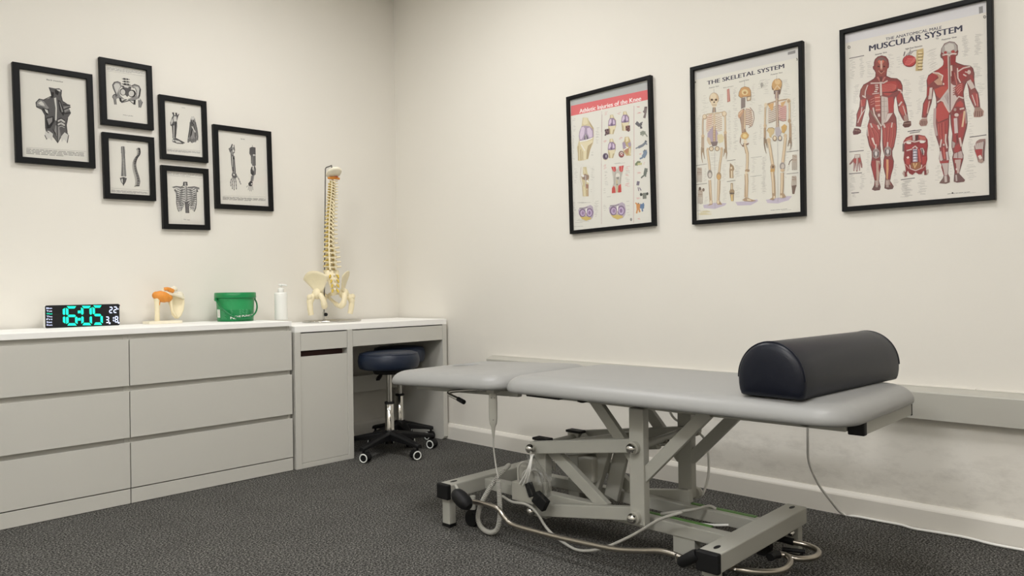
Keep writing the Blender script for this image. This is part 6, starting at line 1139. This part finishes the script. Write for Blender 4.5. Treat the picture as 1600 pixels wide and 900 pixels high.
def bucket():
    cx, cy = -1.2235, -.165; t = thing('plastic_bucket', 'green lidded plastic bucket with a carrying handle on the chest', 'bucket', (cx, cy, ZT)); O = Matrix.Translation((cx, cy, ZT))
    rb, rt_, hb = .0925, .0975, .126
    MB().lathe([(rb-.012, 0), (rb-.002, .0005), (rb, .003), (rt_, hb), (rt_-.001, hb+.004)], 64, O).build('tub', M_green, t)
    ld = MB().lathe([(rt_-.004, hb-.002), (rt_+.0085, hb-.001), (rt_+.0095, hb+.002), (rt_+.0085, hb+.0255), (rt_+.006, hb+.028), (rt_+.001, hb+.0285), (rt_-.004, hb+.024), (.01, hb+.024)], 64, O).build('lid', M_green, t)
    tw = math.atan2(CAM.y-cy, CAM.x-cx)
    def wall(a, z, e=.0006): r = rb+(rt_-rb)*z/hb+e; return (cx+r*math.cos(tw+a), cy+r*math.sin(tw+a), ZT+z)
    # paler upper band of the printed label
    lb = MB(); n = 40; a0, a1 = -1.05, 1.25
    for zz0, zz1 in ((.062, .122),):
        vs = [wall(a0+(a1-a0)*k/n, z) for z in (zz0, zz1) for k in range(n+1)]; lb.add(vs, [(k, k+1, n+2+k, n+1+k) for k in range(n)], 0, True)
    lb.build('label', M_greenlbl, t, fix=False)
    def aof(u): return math.asin(max(-.99, min(.99, (u-372.5)/26.6)))     # pixel column -> angle round the tub
    zof = lambda v: (501.5-v)*.0032+.003
    wm = MB(); C = crop(335, 445, 14.52)
    def patch(u0, v0, u1, v1, m): 
        (p0, q0), (p1, q1) = C(u0, v0), C(u1, v1); k = 4; vs = []
        for q in (q1, q0): vs += [wall(aof(p0+(p1-p0)*i/k), zof(q), .0012) for i in range(k+1)]
        m.add(vs, [(i, i+1, k+2+i, k+1+i) for i in range(k)])
    patch(178, 540, 235, 735, wm)
    wm.build('barcode_label', M_wprint, t, fix=False)
    bk = MB()
    for i in range(6): patch(190, 560+26*i, 225, 566+26*i, bk)
    bk.build('barcode', mat('faded_ink', (170, 130, 124), .6), t, fix=False)
    sm = MB(); rn = random.Random(4)
    for c, n_ in ((450, 6), (620, 6), (680, 5), (750, 6), (850, 6)):
        for i in range(n_): patch(c+rn.uniform(-5, 5), 545+20*i, c+rn.uniform(25, 55), 552+20*i, sm)
    for i in range(7): patch(255, 580+30*i, 255+rn.uniform(50, 120), 588+30*i, sm)
    sm.build('fine_print', mat('pale_green_ink', (96, 178, 128), .5), t, fix=False)
    def word(s_, u0, v0, u1, v1, hh):
        vs, fs = font_polys(s_, .02); m = MB(); o = []
        for x, yy in vs: p_ = C(u0+(u1-u0)*x, v0+(v1-v0)*x-yy*hh); o.append(wall(aof(p_[0]), zof(p_[1]), .0014))
        m.add(o, fs); m.build('lettering', M_wprint, t, fix=False)
    word('N.', 440, 770, 555, 772, 55); word('CHE PUNCT', 520, 738, 905, 712, 44)
    # handle hanging down in front
    hd = tw+.42; tv = Vector((math.cos(hd), math.sin(hd), 0)); av = Vector((-tv.y, tv.x, 0)); pts = []
    for k in range(25):
        th = math.pi*k/24; pts.append(Vector((cx, cy, ZT+.118))+av*(.1085*math.cos(th))+tv*(.103*math.sin(th)**.8)+Vector((0, 0, -.104*math.sin(th))))
    h = MB(); h.tube(pts, .0042, 10); h.build('handle', M_greendk, t)
    for sg in (-1, 1):
        c = Vector((cx, cy, ZT+.118))+av*sg*.1; MB().cyl(c, c+av*sg*.0125, .008, 16).build('handle_boss', M_green, t)
bucket()
def pump():
    cx, cy = -1.0205, -.285; t = thing('pump_bottle', 'plain white pump dispenser bottle at the right end of the chest', 'bottle', (cx, cy, ZT)); O = Matrix.Translation((cx, cy, ZT))
    MB().lathe([(.028, 0), (.0335, .001), (.0345, .004), (.0345, .142), (.0335, .147), (.029, .1505), (.0145, .152), (.0145, .156)], 40, O).build('bottle_body', M_bottle, t)
    cp = MB().lathe([(.0155, .1535), (.016, .155), (.016, .172), (.0145, .174), (.008, .1755), (.0065, .177)], 32, O).build('pump_collar', M_bottle, t)
    pm = MB().lathe([(.0045, .175), (.0045, .188)], 20, O); pm.build('stem', M_bottle, cp)
    d = RT.copy(); d.z = 0; d.normalize(); c = Vector((cx, cy, ZT+.1915))
    hd = MB().lathe([(.010, .1865), (.0115, .188), (.0115, .195), (.009, .1975)], 24, O); hd.tube([c, c+d*.018, c+d*.030+Vector((0, 0, -.002)), c+d*.034+Vector((0, 0, -.006))], [.006, .005, .004, .0035], 12)
    hd.build('pump_head', M_bottle, t)
pump()
# ------------------------------------------------------------------ spine and pelvis model on its stand
def spine():
    x0, y0 = -.672, -.245; ZD = .7502
    t = thing('spine_model', 'tall ivory spine and pelvis model hung on a chrome stand on the desk', 'anatomical model', (x0, y0, ZD))
    # stand
    bp = Vector((-.705, -.204, ZD)); tp = Vector((-.683, -.202, 1.655))
    rg = [Vector((-.655+.172*math.cos(a), -.205+.115*math.sin(a), ZD+.0062)) for a in [2*math.pi*k/56 for k in range(56)]]
    b = MB().tube(rg, .006, 10, closed=True); b = b.build('stand_base', M_chrome, t)
    MB().tube([(-.655-.168, -.20, ZD+.0062), (-.655+.168, -.20, ZD+.0062)], .0055, 10).build('base_bar', M_chrome, b)
    bp = Vector((bp.x, bp.y, ZD+.006))
    MB().cyl(bp, bp+Vector((0, 0, .055)), .0075, 16).build('socket', M_chrome, b)
    k0 = bp+Vector((0, 0, .040)); tc = (CAM-k0); tc.z = 0; tc.normalize(); kd = (tc*.7+RT*.7).normalized()
    MB().tube([k0+kd*.006, k0+kd*.016, k0+kd*.026], [.004, .004, .004], 10).build('clamp_screw', M_chrome, b)
    MB().tube([k0+kd*.018, k0+kd*.020, k0+kd*.028, k0+kd*.030], [.009, .0105, .0105, .009], 14).build('clamp_knob', M_softblack, b)
    hk = [bp, tp, tp+Vector((.003, -.004, .008)), tp+Vector((.012, -.03, .012)), tp+Vector((.016, -.055, .014)), tp+Vector((.014, -.062, .004)), tp+Vector((.012, -.068, -.012))]
    MB().tube([bp+(tp-bp)*k/8 for k in range(9)]+hk[2:], .0036, 10).build('pole', M_steelrod, t)
    # vertebrae
    zc = 1.578; V = []
    hs = [.0165]*7+[.0205+.0009*i for i in range(12)]+[.0315]*5
    def yo(z): 
        u = (z-1.05)/(1.58-1.05); return y0-.012+.022*math.sin(math.pi*min(1, max(0, u*1.15)))+.010*(1-u)-.026*u**2.2
    for i, h in enumerate(hs):
        V.append((i, h, zc-h/2)); zc -= h
    scale_z = (1.578-1.052)/(1.578-zc)
    protos = {}
    def vert(kind):
        w, sp, tr_ = {'c': (.0115, .024, .023), 't': (.0145, .034, .028), 'l': (.0215, .036, .038)}[kind]
        m = MB(); hb = .0078 if kind == 'c' else .0098 if kind == 't' else .0118
        M = Matrix.Translation((0, .012, 0)) @ Matrix.Diagonal((1, .8, 1, 1))
        m.lathe([(w*.7, -hb), (w, -hb*.85), (w*.84, 0), (w, hb*.85), (w*.7, hb)], 18, M)
        m.tube([(-w*.6, .004, .002), (-w*.7, -w*.5, .003), (0, -w*1.05, 0), (w*.7, -w*.5, .003), (w*.6, .004, .002)], hb*.42, 8)
        for s_ in (-1, 1):
            m.tube([(s_*w*.6, -w*.4, .003), (s_*tr_*.75, -w*.75, .005), (s_*tr_, -w*.95, .006)], [hb*.45, hb*.38, hb*.34], 8)
            m.tube([(s_*w*.62, -w*.75, hb*1.1), (s_*w*.6, -w*.85, -hb*1.1)], [hb*.36, hb*.42], 8)
        dr = .4 if kind == 'c' else 1.1 if kind == 't' else .25
        m.tube([(0, -w*.9, 0), (0, -w*.9-sp*.5, -hb*dr*.7), (0, -w*.9-sp*.85, -hb*dr*1.5)], [hb*.5, hb*.38, hb*.48], 8)
        return m
    def nerves(kind):
        w = {'c': .0115, 't': .0145, 'l': .0215}[kind]; m = MB()
        for s_ in (-1, 1): m.tube([(s_*w*.3, -.002, -.006), (s_*w*.95, .001, -.008), (s_*w*1.55, .008, -.014)], [.0036, .0042, .003], 8)
        return m
    for i, h, z in V:
        kind = 'c' if i < 7 else 't' if i < 19 else 'l'; zz = 1.578-(1.578-z)*scale_z
        loc = Vector((x0, yo(zz), zz))-t.location
        if kind not in protos:
            v = vert(kind).build('vertebra', M_bone, t, world=False); v.location = loc
            nv = nerves(kind).build('nerve_root', M_nerve, v, world=False); protos[kind] = (v, nv)
        else:
            v = part_copy(protos[kind][0], t, loc); nv = part_copy(protos[kind][1], v, (0, 0, 0))
        k = {'c': .95+.02*i, 't': .92+.02*(i-7), 'l': .97+.02*(i-19)}[kind]*1.27; v.scale = (k, k, 1.18)
        tilt = (yo(zz-.005)-yo(zz+.005))/.01; v.rotation_euler = (math.atan(tilt), 0, 0)
    dz = MB().tube([(x0, yo(z)+.012, z) for z in [1.05+.02*k for k in range(27)]],   .0135, 12); dz.build('discs', M_disc, t)
    MB().tube([(x0-.012, yo(z)+.001, z) for z in [1.27+.02*k for k in range(16)]], .0024, 8).build('vertebral_artery', M_nerve, t)
    # skull base plate
    oc = Vector((x0, yo(1.60)-.018, 1.617)); M = Matrix.Translation(oc) @ Matrix.Rotation(R(-24), 4, 'X')
    m = MB(); m.lathe([(.002, -.012), (.02, -.0115), (.034, -.006), (.0385, .001), (.036, .007), (.026, .0125), (.01, .015), (.001, .0155)], 32, M @ Matrix.Diagonal((1.12, 1.55, 1.2, 1)), caps=False)
    m.build('skull_base', M_bone2, t)
    br = MB(); br.tube(smooth_path([oc+Vector((-.022, .034, -.018)), oc+Vector((-.008, .022, -.012)), oc+Vector((.006, .012, -.016)), oc+Vector((.02, -.004, -.022))], 5), .006, 10); br.build('brain_stem', M_redart, t)
    at = MB(); at.tube([oc+Vector((-.034, .006, -.030)), oc+Vector((0, .008, -.026)), oc+Vector((.034, -.004, -.030))], [.006, .009, .006], 10); at.build('atlas', M_lig, t)
    MB().tube([oc+Vector((0, .03, -.01)), oc+Vector((0, .022, -.03)), Vector((x0, yo(1.56)+.016, 1.56))], .006, 10).build('odontoid', M_bone, t)
    # sacrum
    def sac(z): u = (1.052-z)/.15; return y0-.008-.040*math.sin(math.pi*.62*u)+.018*u*u
    rings = []
    for k in range(9):
        z = 1.056-.150*k/8; w = .048*(1-.80*(k/8)**1.25); d = .017*(1-.65*k/8)
        rings.append([Vector((x0+w*math.cos(a), sac(z)+d*math.sin(a)+.012*(abs(math.cos(a))**2)*(1-k/8), z)) for a in [2*math.pi*q/20 for q in range(20)]])
    s_ = MB().loft(rings).build('sacrum', M_bone, t)
    for k in range(4):
        z = 1.026-.028*k; MB().ball((x0, sac(z)-.020+.002*k, z), (.006, .007, .009), 10, 8).build('sacral_crest', M_bone2, s_)
        for sg in (-1, 1):
            w = .024-.003*k; MB().tube([(x0+sg*w*.8, sac(z)-.010, z), (x0+sg*w, sac(z)-.022+.002*k, z-.003), (x0+sg*(w+.004), sac(z)-.020, z-.018)], [.0045, .0065, .004], 8).build('nerve_root', M_nerve, s_)
    for sg in (-1, 1):
        nm = 'hip_bone'
        g = []; NS, NT = 13, 8
        for i in range(NS):
            s1 = i/(NS-1)
            cr = Vector((sg*(.040+.098*math.sin(s1*math.pi*.55)), -.062+.150*s1, 1.012+.046*math.sin(math.pi*(s1*.92+.06))-.012*s1))
            bt = Vector((sg*(.060+.030*s1), -.022+.058*s1, .935-.012*math.sin(math.pi*s1)))
            col_ = []
            for j in range(NT):
                u = j/(NT-1); q = cr.lerp(bt, u); bow = math.sin(math.pi*u)*math.sin(math.pi*s1)
                q = q+Vector((-sg*.016*bow, .004*bow, 0)); th = .0032+.004*u+(.003 if j == 0 else 0)
                col_.append((Vector((x0, y0, 0))+q, th))
            g.append(col_)
        vs = []; fs = []
        for side in (-1, 1):
            for i in range(NS):
                for j in range(NT):
                    q, th = g[i][j]; e = .25 if i in (0, NS-1) or j == 0 else 1; vs.append(q+Vector((sg*.8, -.6, 0)).normalized()*th*side*e)
        K = NS*NT
        for i in range(NS-1):
            for j in range(NT-1): a, b2, c, d = i*NT+j, (i+1)*NT+j, (i+1)*NT+j+1, i*NT+j+1; fs += [(a, b2, c, d), (K+d, K+c, K+b2, K+a)]
        edge = [i*NT for i in range(NS)]+[(NS-1)*NT+j for j in range(1, NT)]+[i*NT+NT-1 for i in range(NS-2, -1, -1)]+[j for j in range(NT-2, 0, -1)]
        for a, b2 in zip(edge, edge[1:]+edge[:1]): fs.append((a, K+a, K+b2, b2))
        m = MB().add(vs, fs, 0, True)
        W = lambda x, y, z: Vector((x0+sg*x, y0+y, z))
        m.ball(W(.082, .016, .918), (.030, .030, .032), 18, 12)
        m.tube(smooth_path([W(.075, -.010, .915), W(.066, -.030, .885), W(.056, -.026, .852), W(.044, .004, .846), W(.030, .040, .868), W(.012, .064, .892), W(.010, .070, .906), W(.030, .066, .918), W(.065, .036, .925)], 5), [.016]*8+[.018]*6+[.0135]*5+[.009]*8+[.011]*9+[.012]*4+[.014], 12)
        hb_ = m.build('hip_bone', M_bone, t)
        m = MB(); m.tube(smooth_path([W(.088, .018, .912), W(.102, .016, .908), W(.120, .012, .893), W(.128, .010, .872), W(.126, .012, .83), W(.120, .016, .797)], 5), [.021]*5+[.0165]*4+[.021]*3+[.0195]*4+[.0165]*5+[.0155]*4+[.0155], 16)
        m.ball(W(.132, .004, .899), (.0155, .018, .017), 14, 10); m.build('femur', M_bone, t)
    t.rotation_euler = (0, 0, R(-11))
spine()
